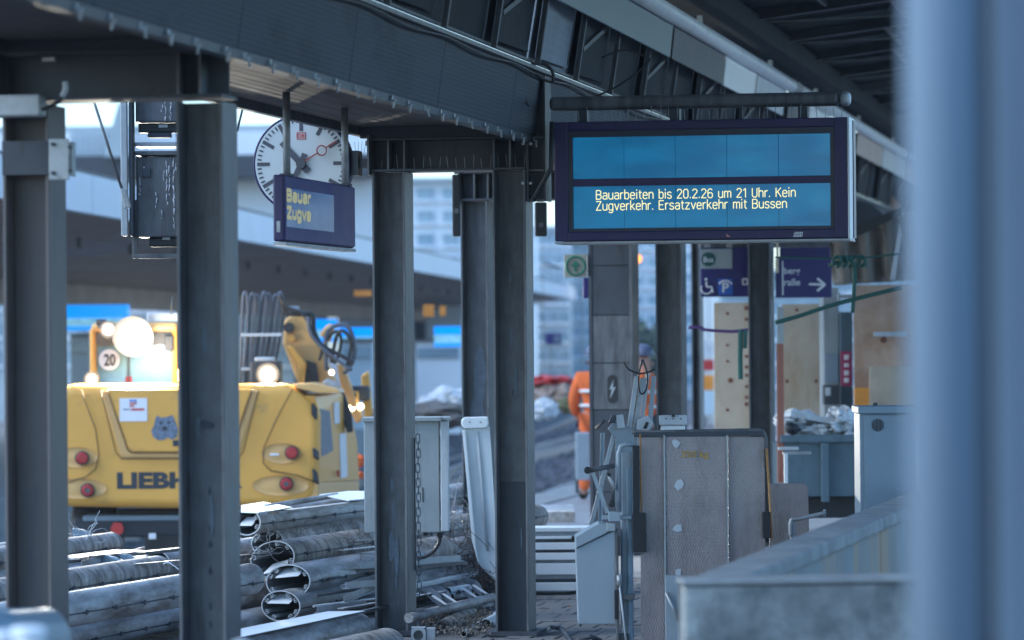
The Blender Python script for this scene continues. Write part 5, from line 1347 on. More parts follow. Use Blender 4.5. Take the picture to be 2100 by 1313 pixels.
tag(px_box('navy_pillar', 1196, 570, 1207, 612, 34, .1, M['navy_sign'], None), 'narrow navy sign edge left of the boxed column', 'sign')
s3 = thing('round_arrow_sign', 'square pale sign with a green ring and arrow on the boxed column', 'sign')
px_box('plate', 1157, 522, 1204, 569, 32.6, .02, mat('pale_sign', (.34, .32, .26), .6), s3, .002)
px_box('plate_edge', 1204.5, 521, 1218, 567, 32.62, .05, M['steel_dark'], s3)
gm = mat('sign_green', (.03, .16, .11), .6)
MB().tube([Q(1180 + 19 * math.cos(R(a)), 545.5 + 19 * math.sin(R(a)), 32.59) for a in range(0, 360, 12)], .009, 6, closed=True).build('ring', gm, s3)
MB().bar(Q(1180, 557, 32.59), Q(1180, 537, 32.59), .020, .008, up=tuple(fw0)).build('arrow_shaft', gm, s3)
MB().bar(Q(1173, 546, 32.59), Q(1181, 537, 32.59), .016, .008, up=tuple(fw0)).build('arrow_head', gm, s3)
MB().bar(Q(1180, 537, 32.59), Q(1188, 546, 32.59), .016, .008, up=tuple(fw0)).build('arrow_head', gm, s3)

# straps and ropes
st = thing('green_lashing', 'green lashing strap tied across from the column to the right', 'strap')
loop([(1590, 662), (1640, 648), (1700, 628), (1760, 612), (1850, 590)], 31, .018, 'strap', st, M['green_strap'])
loop([(1590, 528), (1650, 530), (1710, 530), (1780, 528), (1850, 520)], 31, .008, 'rope', st, M['green_strap'])
loop([(1700, 545), (1725, 535), (1740, 530), (1752, 550), (1751, 600), (1748, 642)], 31, .017, 'tail', st, M['green_strap'])
for k in range(5):
    cx_ = 1715 + k * 12
    loop([(cx_ - 8, 545), (cx_ - 4, 530), (cx_ + 6, 527), (cx_ + 10, 540), (cx_, 549)], 30.95 + .03 * k, .014, 'knot_loop', st, M['green_strap'])
loop([(1765, 530), (1773, 532), (1776, 548)], 31, .014, 'tail', st, M['green_strap'])
st = thing('purple_strap', 'purple strap with hanging green ends round the thin column', 'strap')
loop([(1412, 672), (1440, 672), (1442, 676), (1500, 680), (1534, 676)], 33, .014, 'strap', st, M['purple_strap'])
loop([(1519, 676), (1518, 740), (1519, 778)], 33, .022, 'tail', st, M['green_strap'])
loop([(1529, 676), (1528, 715)], 33, .018, 'tail', st, M['green_strap'])

# tarpaulins and broken edge of roof at the right
tp_ = bpy.data.objects.new('hanging_tarpaulin', None); COL.objects.link(tp_)
tag(tp_, 'brown grey folded tarpaulin hanging at the roof end, right of the board', 'tarpaulin')
v = []; f = []; nx, nz = 26, 8
for j in range(nz + 1):
    for i in range(nx + 1):
        s = i / nx; t_ = j / nz
        px = 1700 + 190 * s + 20 * (t_ - .5); top = 500 - 70 * s; bot = 585 - 12 * s
        v.append(Q(px, top + (bot - top) * t_, 38 + .12 * math.sin(s * 26 + t_ * 1.4) + .25 * t_))
for j in range(nz):
    for i in range(nx): a = j * (nx + 1) + i; f.append((a, a + 1, a + nx + 2, a + nx + 1))
o = MB().add(v, f, True).build('cloth', M['tarp'], tp_); so = o.modifiers.new('thick', 'SOLIDIFY'); so.thickness = .01
outline('dark_edge', [(1700, 470), (1760, 462), (1850, 425), (1850, 440), (1760, 485), (1700, 497)], 37.5, .2, M['steel_black'], tp_)
outline('pale_pole', [(1826, 574), (1836, 574), (1850, 480), (1846, 460)], 37.3, .06, M['white_soft'], tp_)
tag(outline('roof_end_arch', [(1752, 330), (1800, 372), (1835, 420), (1850, 470), (1850, 420), (1800, 400), (1752, 372)], 52, .3, M['plywood2'], None), 'warm brick coloured arch edge under the roof lamp at right', 'arch')
tag(outline('roof_end_wall', [(1700, 300), (1752, 352), (1800, 385), (1840, 440), (1900, 520), (1900, 300)], 61, .3, M['steel_dark'], None), 'dark end wall closing the roof behind the lamps', 'wall')
tag(outline('end_wall_low', [(1600, 430), (1720, 400), (1790, 420), (1850, 480), (1850, 515), (1600, 505)], 45, .3, M['steel_dark'], None), 'dark beam end behind the right corner of the board', 'beam')

# ================================================================== FOREGROUND MAST
fm = thing('foreground_mast', 'out of focus pale blue mast at the right edge close to the camera', 'mast')
dF = 5.2
def mast(name, pxc, w_px, d, mt, round_=True):
    c = Q(pxc, 1000, d); r = w_px / 2 * d / F_PX
    if round_: return MB().tube([(c.x, c.y, 0.001), (c.x, c.y, 4.0)], r, 40, cap=True).build(name, mt, fm)
    return MB().obox((c.x, c.y + r, 2.0), ru * r, fu * r, ZA * 1.999).build(name, mt, fm, .02)
mast('round_pole', 1935, 150, dF, M['post_paint'])
p_ = Q(2106, 1000, 5.7); r_ = .058
MB().obox((p_.x, p_.y, 2.0), ru * r_ * 1.0, fu * .05, ZA * 1.999).build('flat_post', M['post_paint'], fm, .012)

q_ = Q(2018, 1000, 5.5)
MB().obox((q_.x, q_.y, 2.0), ru * .014, fu * .03, ZA * 1.998).build('dark_gap_strip', M['decal'], fm, .004)  # added dark strip that draws the dim gap between pole and flat post
# foreground lower-left blurred profile
fg = thing('foreground_curved_cover', 'blurred curved grey metal cover at the lower left corner', 'metal cover')
a = Q(-60, 1325, 13.5); 
v = []; n = 14
for i in range(2):
    for k in range(n + 1):
        t_ = k / n * math.pi
        base_ = Q(-120 if i == 0 else 95, 1345 if i == 0 else 1330, 13.5 if i == 0 else 14.5)
        v.append(base_ + ru * (.10 * math.cos(t_)) * -1 + ZA * (.155 * math.sin(t_)) + fu * .0)
f = [(k, k + 1, n + 2 + k, n + 1 + k) for k in range(n)]
MB().add(v, f, True).build('shell', M['bluegrey'], fg).modifiers.new('s', 'SOLIDIFY').thickness = .01
px_box('stand', -60, 1325, 60, 1700, 14.0, .3, M['steel'], fg)
for k, (px, py, rr_, lab) in enumerate(((58, 1292, .075, 'blurred white round cap low at the left corner'), (5, 1300, .05, 'blurred white cap at the very left edge'), (495, 1322, .035, 'blurred white cap in front of the near column foot'))):
    d_ = 9.0; c = Q(px, py + 20, d_)
    t = thing('pipe_stub', lab, 'cap', 'blurred white caps near the camera')
    MB().tube([Vector((c.x, c.y, 0.001)), Vector((c.x, c.y, c.z))], rr_ * .5, 16).build('post', M['white'], t)
    disc(Vector((c.x, c.y, c.z)), ZA, rr_ * .55, .03, 20).build('cap', M['white'], t, .01)

# ================================================================== EXCAVATOR
ex = thing('rail_excavator', 'yellow rail excavator seen from behind with bright work lamps lit', 'excavator')
dE = 35.7; k_ = dE / F_PX
def E(px, py, dd=0.0): return Q(px, py, dE + dd)
def eo(name, pts, dd, th, mt, bevel=0): return outline(name, pts, dE + dd, th, mt, ex, bevel)
def ebox(name, x0, y0, x1, y1, dd, dep, mt, bevel=.005): return px_box(name, x0, y0, x1, y1, dE + dd, dep, mt, ex, bevel)
# counterweight
MC = 368
def mir(pts): return [(2 * MC - x, y) for x, y in reversed(pts)]
halfR = [(368, 788), (585, 788), (602, 792), (640, 826), (656, 850), (656, 960), (650, 1012), (636, 1032), (600, 1040), (368, 1044)]
cwp = halfR + [(2 * MC - x, y) for x, y in reversed(halfR[1:-1])]
eo('counterweight', cwp, 0, .9, M['yellow'], .09).modifiers['bevel'].segments = 5
# centre hatch: proud trapezoid inside a paler band
eo('tailgate_band', [(205, 800), (532, 800), (490, 935), (482, 940), (254, 940), (246, 935)], -.012, .04, M['yellow_pale'], .02)
eo('tailgate', [(220, 798), (517, 798), (474, 922), (466, 927), (270, 927), (262, 922)], -.03, .05, M['yellow'], .012)
for pts in ([(219, 798), (262, 924), (270, 929), (466, 929), (474, 924), (518, 798)], [(166, 800), (196, 880), (203, 930), (196, 962), (176, 978), (140, 990)], [(600, 797), (566, 862), (541, 918), (540, 950), (556, 966), (610, 975), (648, 990)], [(206, 800), (238, 928), (250, 941), (486, 941), (498, 928), (530, 800)]):
    P = [E(x, y, -.035) for x, y in pts]
    MB().tube(P, .0065, 6).build('panel_gap', M['groove'], ex)
# lamp recesses
for (cx_, cy_, w_, tilt) in ((578, 930, 42, 0), (575, 996, 58, .05), (158, 938, 42, 0), (161, 1002, 58, -.05)):
    mb = MB(); n = 26
    ring = []
    for k in range(n):
        a = 2 * math.pi * k / n; ring.append((cx_ + w_ * math.cos(a), cy_ + 21 * math.sin(a) * (1 if abs(tilt) < .01 else 1.0)))
    v = [E(x, y, -.012) for x, y in ring] + [E(cx_ + (x - cx_) * .9, cy_ + (y - cy_) * .86, .0) for x, y in ring] + [E(cx_ + (x - cx_) * .6, cy_ + 2 + (y - cy_) * .5, -.006) for x, y in ring]
    f = [(k, (k + 1) % n, n + (k + 1) % n, n + k) for k in range(n)] + [(n + k, n + (k + 1) % n, 2 * n + (k + 1) % n, 2 * n + k) for k in range(n)] + [tuple(range(2 * n, 3 * n))]
    mb.add(v, f, True).build('lamp_recess', M['yellow_pale'], ex)
for (cx_, cy_, ring_) in ((598, 929, 0), (587, 993, 1), (168, 940, 0), (179, 1006, 1)):
    disc(E(cx_, cy_, -.06), fw0, 14.5 * k_, .05, 24).build('lamp_housing', M['decal'], ex)
    o = disc(E(cx_, cy_, -.085), fw0, 12 * k_, .03, 24).build('tail_lamp', M['red_lamp'], ex, .012)
    if ring_: disc(E(cx_, cy_, -.092), fw0, 5.5 * k_, .01, 16).build('lamp_centre', M['steel'], ex)
ebox('reflector_strip', 553, 930, 572, 935, -.03, .01, M['sign_white'])
a = E(240, 1003, -.02); b = E(497, 1003, -.02)
def etext(s, x0, y0, x1, y1, dd, mt, bold=.0, name='lettering'):
    a = E(x0, y1, dd); b = E(x1, y1, dd); return put_text(name, s, a, ru, ZA, (b - a).length, E(x0, y0, dd).z - a.z, mt, ex, bold=bold)
etext('LIEBHERR', 240, 969, 497, 1003, -.004, M['decal'], .05)
ebox('sticker', 245, 817, 302, 864, -.036, .004, M['sign_white'], 0)
for i in range(3):
    for j in range(3):
        if (i, j) != (2, 2): ebox('sticker_logo', 266 + i * 5, 820 + j * 5.5, 270 + i * 5, 824 + j * 5.5, -.038, .0015, M['red'] if j else M['sign_blue'], 0)
ebox('sticker_word', 269, 838, 296, 842, -.038, .0015, M['red'], 0); ebox('sticker_word', 252, 839, 267, 841, -.038, .0015, M['decal_blue'], 0)
# slate coloured animal head emblem, generic
dog = [(318, 860), (322, 852), (330, 857), (344, 855), (352, 851), (358, 860), (362, 872), (366, 884), (362, 897), (352, 902), (344, 897), (336, 902), (324, 903), (314, 896), (310, 884), (316, 872)]
eo('emblem', dog, -.036, .004, M['decal_blue'])
for (x_, y_, r_) in ((330, 868, 3), (346, 867, 3), (338, 879, 5)): disc(E(x_, y_, -.039), fw0, r_ * k_, .002, 10).build('emblem_detail', M['decal'], ex)
ebox('handle_recess', 354, 903, 384, 915, -.037, .01, M['decal'])
# right side: engine hood and door panels, receding
rside = Vector((YA.x, YA.y, 0))
def sidepoly(name, pts, th, mt, dd0=.06):
    """outline on the machine's right flank; 2nd coordinate set by how far it recedes"""
    P = []
    for (x, y) in pts: P.append(E(x, y, dd0 + max(0, (x - 652)) * .022))
    return MB().prism(P, Vector((-rt0.x, -rt0.y, 0)) * th).build(name, mt, ex, .01)
sidepoly('side_panel', [(645, 812), (700, 806), (712, 815), (733, 905), (737, 985), (655, 990), (654, 850)], .3, M['yellow'])
sidepoly('side_skirt', [(652, 990), (737, 986), (737, 1008), (652, 1032)], .3, M['yellow_pale'], .02)
eo('hood_top', [(598, 788), (640, 786), (690, 797), (700, 806), (652, 806), (610, 797)], .02, .9, M['yellow_pale'], .01)
sidepoly('side_window', [(658, 838), (677, 842), (684, 925), (660, 938)], .02, M['decal_blue'], .02)
sidepoly('flank_decal', [(685, 826), (696, 824), (697, 868), (687, 870)], .01, M['sign_white'], -.02)
sidepoly('flank_decal', [(697, 890), (710, 888), (713, 978), (700, 982)], .01, M['sign_white'], -.02)
sidepoly('hinge', [(644, 826), (652, 838), (652, 862), (644, 850)], .03, M['decal'], -.05)
sidepoly('hinge', [(646, 918), (655, 926), (656, 944), (648, 938)], .03, M['decal'], -.05)
sidepoly('hinge', [(645, 960), (653, 970), (656, 995), (648, 985)], .03, M['decal'], -.05)
eo('mud_flap', [(694, 803), (706, 806), (722, 850), (724, 886), (712, 888), (700, 850)], 1.2, .08, M['decal'], .01)
ebox('indicator', 690, 965, 696, 978, .8, .03, M['red'])
# cab
for (x0_, y0_, x1_, y1_) in ((183, 672, 197, 795), (352, 665, 366, 795)):
    ebox('cab_post', x0_, y0_, x1_, y1_, .9, .12, M['yellow'], .03)
ebox('cab_roof', 186, 662, 366, 680, .85, 1.6, M['yellow_pale'], .05)
ebox('cab_header', 196, 680, 354, 708, .92, .06, M['steel_dark'], .01)
ebox('cab_window', 197, 706, 352, 795, .98, .02, M['glass_cab'], 0)
ebox('cab_mullion', 262, 706, 266, 795, .95, .04, M['steel_dark'], 0)
ebox('seat_back', 303, 732, 324, 795, 1.1, .15, M['trouser'], .05)
ebox('front_windscreen', 197, 706, 352, 800, 2.5, .02, M['glass_cab'], 0)
disc(E(224, 738, .93), fw0, 22 * k_, .02, 32).build('speed_disc', M['sign_white'], ex)
etext('20', 213, 726, 237, 751, .92, M['decal'], .03)
ebox('antenna_box', 300, 641, 368, 664, .9, .5, M['white_soft'], .02)
MB().tube([E(350, 645, .9), E(355, 608, .9)], .008, 6).build('antenna', M['steel'], ex)
ebox('beacon_base', 197, 655, 217, 668, .85, .08, M['steel_dark'], .01); ebox('beacon_foot', 199, 668, 212, 674, .85, .06, M['steel'], .01)
ebox('mirror_box', 337, 688, 356, 720, .88, .06, M['steel_dark'], .01)
ebox('dash', 322, 786, 352, 796, .9, .2, M['steel_dark'], .01); ebox('warning_triangle', 258, 772, 270, 790, .96, .01, M['red'], 0)
lamp_specs = [('work_lamp', 272, 690, 42, .58, 'lamp_on'), ('work_lamp', 222, 676, 18, .7, 'lamp_on'), ('side_lamp', 188, 778, 16, .5, 'lamp_on2'), ('rear_lamp', 549, 768, 24, .5, 'lamp_on'), ('arm_lamp', 680, 764, 9, 1.5, 'lamp_on2')]
for nme, x_, y_, r_, dd, mm in lamp_specs:
    R_ = r_ * k_; big = r_ > 20
    c_ = E(x_, y_, dd)
    disc((0, 0, 0), fw0, R_, .012, 40).build(nme + '_lens', lamp_mat('lit_' + nme, 70 if big else 50, (1, .92, .80), (1, .62, .28), R_ * 1.02), ex, loc=c_)  # wide lens, its fading emission imitates the glare round the lamp
    disc(c_ + fw0 * .014, fw0, R_ * 1.0, .10, 24).build(nme + '_body', M['black'], ex, .02)
ebox('amber_lamp', 364, 758, 374, 783, .5, .04, M['amber'], .01)
ebox('lamp_hood', 522, 733, 562, 741, .6, .25, M['white_soft'], .01); ebox('engine_vent', 512, 741, 575, 788, .9, .4, M['steel_dark'], .02)
# boom, links and hoses
eo('boom', [(583, 655), (600, 645), (622, 640), (636, 665), (652, 700), (672, 745), (690, 790), (612, 790), (580, 705)], 1.8, .35, M['yellow_pale'], .03)
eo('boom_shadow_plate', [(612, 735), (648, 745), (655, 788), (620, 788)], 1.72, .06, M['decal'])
eo('link_arm', [(588, 710), (600, 708), (628, 745), (622, 788), (612, 788), (612, 752)], 1.6, .15, M['yellow'], .02)
disc(E(592, 672, 1.72), fw0, .05, .08, 18).build('pin', M['steel_dark'], ex); disc(E(598, 694, 1.72), fw0, .035, .08, 18).build('pin', M['yellow'], ex)
eo('lower_boom', [(690, 745), (705, 752), (745, 860), (730, 870), (700, 800)], 2.2, .3, M['yellow_pale'], .02)
def eh(pts, dd, r, mt=M['hose'], nm='hose'): return loop(pts, dE + dd, r, nm, ex, mt)
for k in range(7):
    x_ = 497 + k * 12 + (3 if k % 2 else 0)
    eh([(x_ - 6 - k * 4, 790), (x_ - 2 - k * 1, 700), (x_ + 1, 620), (x_ + 5, 600 + (k % 3) * 3), (x_ + 10, 612), (x_ + 11, 650), (x_ + 6 - k, 720), (x_ - 4 - 2 * k, 790)], 1.4 + .05 * k, .016)
eh([(575, 605), (585, 640), (610, 645), (640, 645), (645, 680), (660, 710), (690, 745)], 1.5, .022, M['cable'])
eh([(580, 615), (590, 632), (625, 648), (650, 700), (700, 730), (725, 745)], 1.45, .02, M['cable'])
eh([(630, 650), (640, 690), (680, 730), (722, 760)], 1.42, .018, M['hose'])
eh([(670, 760), (668, 700), (680, 672), (710, 668), (726, 700), (724, 740), (705, 768)], 1.6, .022, M['hose'])
eh([(680, 745), (690, 690), (706, 680), (720, 705), (712, 750)], 1.55, .018, M['cable'])
eh([(655, 740), (668, 700), (690, 680), (700, 700), (690, 742)], 1.65, .016, M['cable'])
eh([(660, 690), (672, 674), (680, 672), (672, 700)], 1.7, .03, M['yellow_pale'])
for y_ in (684, 754): ebox('hose_clamp', 494, y_, 578 if y_ < 700 else 524, y_ + 6, 1.35, .05, M['white_soft'])
ebox('manifold', 592, 628, 614, 644, 1.5, .1, M['galv'], .01)
# attachment beyond with small yellow lamps
ebox('attachment', 712, 792, 758, 822, 2.4, .4, M['steel_dark'], .03); eo('attachment_arm', [(740, 770), (756, 760), (764, 850), (748, 868)], 2.6, .3, M['yellow'], .02)
ebox('attachment_frame', 716, 802, 736, 830, 2.3, .05, M['yellow'], .02); ebox('attachment_lens', 720, 807, 731, 818, 2.28, .02, M['black'], .01)
for (x_, y_) in ((722, 836), (739, 834)): disc(E(x_, y_, 2.2), fw0, 7 * k_, .04, 14).build('signal_lens', M['lamp_dim'], ex)
eo('angled_bracket', [(660, 785), (672, 776), (700, 790), (690, 802)], .4, .12, M['galv'], .01)
# undercarriage
ebox('slewing_ring', 240, 1045, 500, 1056, .5, 1.6, M['steel_black'], .02)
ebox('chassis_beam', 150, 1062, 560, 1100, .3, .4, M['decal'], .02)
ebox('chassis_top', 170, 1058, 600, 1066, .25, .5, M['bluegrey'], .01)
ebox('rear_bumper', 296, 1098, 600, 1150, .2, .4, M['black'], .02)
for px in (150, 520): 
    c = E(px, 1130, .9); 
    MB().tube([c, c + ru * .45], .45, 30).build('wheel', M['black'], ex, .04)
    MB().tube([c - ru * .01, c + ru * .2], .25, 24).build('wheel_hub', M['steel'], ex)
disc(E(240, 1085, .1), fw0, 13 * k_, .06, 18).build('buffer_lamp', M['red'], ex)
ebox('lamp_bracket', 232, 1072, 250, 1076, .15, .05, M['red'])
ebox('number_plate', 305, 1094, 320, 1106, .12, .02, M['sign_white'])
# light from the work lamps, and one added fill at the cab
def plight(px, py, d, power, col, r=.06):
    l = bpy.data.lights.new('lamp', 'SPOT'); l.energy = power; l.color = col; l.shadow_soft_size = r; l.spot_size = R(150); l.spot_blend = .4
    o = bpy.data.objects.new('excavator_light', l); COL.objects.link(o); o.location = Q(px, py, d)
    o.rotation_euler = (-fw0).to_track_quat('-Z', 'Y').to_euler(); return o
plight(270, 690, dE + .5, 900, (1.0, .80, .58))
fl = bpy.data.lights.new('cab_fill', 'POINT'); fl.energy = 22; fl.color = (1, .85, .66); fl.shadow_soft_size = .08  # added point light, washes out the cab around the main lamp
fo = bpy.data.objects.new('excavator_light', fl); COL.objects.link(fo); fo.location = Q(300, 712, dE + .55)
plight(549, 768, dE + .3, 90, (1.0, .85, .70))
plight(730, 836, dE + 2.0, 6, (1.0, .8, .4))

# ================================================================== OPPOSITE PLATFORM
op = thing('opposite_canopy', 'long opposite platform roof with white fascia and brown underside', 'canopy')
def U(px, z): # point on the roof edge line: pixel x and height
    return None
eL = Q(-60, 395, 44); 
ZF = 3.55
A_ = QZ(-120, 384, ZF); B_ = QZ(1180, 614, ZF)        # lower fascia edge
dirF = (B_ - A_).normalized(); LF = (B_ - A_).length
nF = Vector((-dirF.y, dirF.x, 0));
if nF.x > 0: nF = -nF
nseg = 14
for k in range(nseg):
    a = A_.lerp(B_, k / nseg); b = A_.lerp(B_, (k + 1) / nseg) - dirF * .04
    MB().prism([a, b, b + ZA * .50, a + ZA * .50], nF * .12).build('fascia_panel', M['fascia_white'], op)
W1 = 5.0
rise = -.55
for k in range(nseg):
    a = A_.lerp(B_, k / nseg) + ZA * .02 + nF * .12; b = A_.lerp(B_, (k + 1) / nseg) + ZA * .02 + nF * .12 - dirF * .03
    for j in range(4):
        c0_2, c1_2 = j / 4, (j + 1) / 4 - .01
        w0 = nF * W1 * c0_2 + ZA * rise * c0_2; w1 = nF * W1 * c1_2 + ZA * rise * c1_2
        MB().prism([a + w0, b + w0, b + w1, a + w1], ZA * .05).build('soffit_panel', M['soffit'], op)
    for j in range(2):
        q = a.lerp(b, (j + .5) / 2)
        MB().bar(q + nF * 1.3 - ZA * .30, q + nF * 1.3 - ZA * .02, .07, .07, up=(0, 1, 0)).build('hanger', M['steel_dark'], op)
# central beam and far wing
a = A_ + nF * (W1 + .1) + ZA * (rise - .1); b = B_ + nF * (W1 + .1) + ZA * (rise - .1)
MB().bar(a - ZA * .1, b - ZA * .1, .4, .45).build('spine_beam', M['soffit'], op)
MB().prism([a, b, b + nF * 5 + ZA * .4, a + nF * 5 + ZA * .4], ZA * .05).build('far_wing', M['soffit'], op)
MB().prism([A_ + ZA * .501, B_ + ZA * .501, B_ + nF * 10 + ZA * .1, A_ + nF * 10 + ZA * .1], ZA * .04).build('roof_deck', M['steel_dark'], op)
for px in (862, 912, 1030, 620, 380, 80):
    zb = rise + ZF - .3
    q = QZ(px, 700, 1.0)
    # stand each column under the spine
    t_ = None
    best = None
    for s in range(0, 400):
        p = a.lerp(b, s / 400); rel = p - CAM; d = rel.dot(FW); ppx = CX + rel.dot(RT) / d * F_PX
        if best is None or abs(ppx - px) < best[0]: best = (abs(ppx - px), p)
    p = best[1]
    MB().box(p.x - .2, p.x + .2, p.y - .2, p.y + .2, -1.0, zb).build('support_column', M['steel_dark'], op)
# opposite platform body
p0 = A_ + nF * 1.2; p1 = B_ + nF * 1.2
MB().prism([Vector((p0.x, p0.y, -1.0)), Vector((p1.x, p1.y, -1.0)), Vector((p1.x, p1.y, -1)) + nF * 8, Vector((p0.x, p0.y, -1)) + nF * 8], ZA * .9).build('platform_body', M['coping'], op)
# lit blue signs under it
for k, (x0_, y0_, x1_, y1_, d, lab) in enumerate(((120, 626, 262, 652, 62, 'lit blue sign band at the left under the opposite roof'), (640, 655, 690, 676, 66, 'small lit blue sign behind the excavator arm'), (695, 672, 765, 690, 66, 'lit blue sign band left of the middle column'), (890, 670, 946, 686, 70, 'lit blue sign band between the middle and the farther column'))):
    t = thing('blue_station_sign', lab, 'lit sign', 'lit blue signs on the opposite platform')
    px_box('upper_band', x0_, y0_, x1_, y1_, d, .3, M['shop_blue'], t)
    px_box('lower_band', x0_, y1_ + 1, x1_, y1_ + 17, d + .02, .3, mat('pale_lit_%d' % k, (.3, .45, .5), .5, var=.6, scale=8, emit=(.25, .5, .6), estr=.25), t)
    px_box('bottom_edge', x0_, y1_ + 18, x1_, y1_ + 25, d, .3, M['shop_blue'], t)
for k, (x0_, x1_, y0_, y1_, lab) in enumerate(((868, 890, 625, 650, 'orange panel high under the opposite roof'), (902, 914, 628, 648, 'small orange panel beside the larger one'), (726, 762, 596, 608, 'blurred orange strip under the opposite roof'))):
    tag(px_box('orange_notice', x0_, y0_, x1_, y1_, 60, .1, M['orange_box'], None), lab, 'panel')
# pale machines and piles in the distance
for k, (x0_, y0_, x1_, y1_, d, mm, lab) in enumerate(((700, 700, 765, 790, 64, 'plaster2', 'pale train side behind the excavator arm'), (852, 700, 945, 800, 75, 'plaster', 'bright kiosk wall beyond the tracks'), (145, 690, 185, 800, 60, 'plaster3', 'grey hut left of the excavator cab'))):
    t = thing('far_kiosk', lab, 'kiosk'); px_box('wall', x0_, y0_, x1_, y1_ + 90, d, 1.5, M[mm], t)
    px_box('window_band', x0_ + 4, y0_ + 14, x1_ - 4, y0_ + 34, d - .05, .04, M['glass_win'], t)
    px_box('roof_edge', x0_ - 2, y0_ - 5, x1_ + 2, y0_ - .5, d - .1, 1.7, M['steel_dark'], t)
for k, (px, py, rx_, rz_, d, mm, lab) in enumerate(((1132, 812, .5, .28, 60, 'soffit', 'brown earth heap by the far tracks'), (1130, 782, .40, .10, 60, 'red', 'red sheet lying on the far earth heap'), (930, 832, .5, .3, 55, 'bag', 'white bulk bags beyond the farther column'), (1116, 840, .22, .18, 56, 'bag', 'small white bulk bag by the earth heap'), (1170, 830, .2, .15, 58, 'grass', 'dull green tarpaulin lump by the far tracks'), (880, 852, .9, .2, 52, 'grit', 'low rubble heap between the tracks'))):
    crumple('heap', Q(px, py, d), (rx_, rx_, rz_), M[mm], lab, seed=k * 5.1, cat='heap')
# platform number sign far
t = thing('far_platform_sign', 'small dark blue platform sign in the hazy distance', 'sign')
px_box('panel', 1118, 683, 1152, 706, 75, .1, M['navy_sign'], t); px_box('number_field', 1136, 686, 1149, 702, 74.9, .05, M['decal_blue'], t)
px_box('pole', 1128, 706, 1131, 830, 75, .08, M['steel'], t)

# ================================================================== CITY BEHIND
def building(x0, y0, x1, y1, d, dep, mt, label, cols, rows, wf=.6, hf=.5, roof=True):
    t = thing('city_building', label, 'building', 'buildings behind the station')
    px_box('wall', x0, y0, x1, 900, d, dep, mt, t)
    w_, h_ = (x1 - x0) / cols, (y1 - y0) / rows
    wm = None
    for i in range(cols):
        for j in range(rows):
            cx_ = x0 + (i + .5) * w_; cy_ = y0 + (j + .55) * h_
            p = Q(cx_, cy_, d - .05)
            if wm is None:
                hw, hh = w_ * wf / 2 * d / F_PX, h_ * hf / 2 * d / F_PX
                wm = MB().obox((0, 0, 0), ru * hw, fu * .04, ZA * hh).build('window', M['glass_win'], t, loc=p)
                fr = MB(); fr.obox(ZA * (-hh - .06), ru * (hw + .1), fu * .12, ZA * .05); fr.build('sill', M['plaster'], wm)
            else:
                w2 = link_copy(wm, t, p)
                for c_ in wm.children: link_copy(c_, w2)
    if roof: px_box('roof_edge', x0 - 4, y0 - 6, x1 + 4, y0 - .5, d - .4, dep + .8, M['plaster3'], t)
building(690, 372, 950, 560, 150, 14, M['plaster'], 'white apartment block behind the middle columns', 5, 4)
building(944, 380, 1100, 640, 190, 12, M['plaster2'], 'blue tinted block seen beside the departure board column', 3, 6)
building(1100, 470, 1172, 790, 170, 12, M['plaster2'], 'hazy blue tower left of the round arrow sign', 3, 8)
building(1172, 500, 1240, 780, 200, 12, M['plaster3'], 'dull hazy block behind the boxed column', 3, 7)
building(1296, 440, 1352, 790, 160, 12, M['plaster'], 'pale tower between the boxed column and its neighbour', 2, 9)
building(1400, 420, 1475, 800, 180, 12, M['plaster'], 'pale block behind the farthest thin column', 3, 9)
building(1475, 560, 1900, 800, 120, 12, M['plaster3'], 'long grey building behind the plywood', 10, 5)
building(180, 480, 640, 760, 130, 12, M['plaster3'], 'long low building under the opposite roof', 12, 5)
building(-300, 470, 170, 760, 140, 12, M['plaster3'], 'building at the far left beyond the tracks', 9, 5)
# road bridge / parapet above opposite roof
br = thing('road_bridge', 'pale walled road bridge crossing behind the opposite roof', 'bridge')
px_box('parapet', -200, 268, 770, 322, 105, .5, M['plaster'], br); px_box('handrail', -200, 262, 770, 267, 105, .3, M['plaster3'], br)
px_box('girder', -200, 323, 770, 360, 104.5, 2, M['bridge_dark'], br); px_box('lower_wall', -200, 361, 770, 520, 106, 1, M['plaster'], br)
eo2 = outline('stair_flank', [(212, 322), (243, 212), (262, 212), (262, 322)], 104, .6, M['plaster3'], br)
for k in range(9): px_box('baluster', 145 + k * 12, 268, 147 + k * 12, 320, 104.9, .1, M['plaster3'], br)
# catenary masts
for k, (px, d, top, lab) in enumerate(((1112, 90, 500, 'thin catenary mast left of the round arrow sign'), (1190, 110, 560, 'thin catenary mast beside the boxed column'), (1452, 100, 520, 'thin catenary mast behind the wheelchair sign'))):
    t = thing('catenary_mast', lab, 'mast', 'catenary masts')
    px_box('pole', px, top, px + 4, 860, d, .2, M['steel'], t)
    MB().tube([Q(px, top + 40, d), Q(px + 40, top + 50, d)], .03, 6).build('cantilever', M['steel'], t)
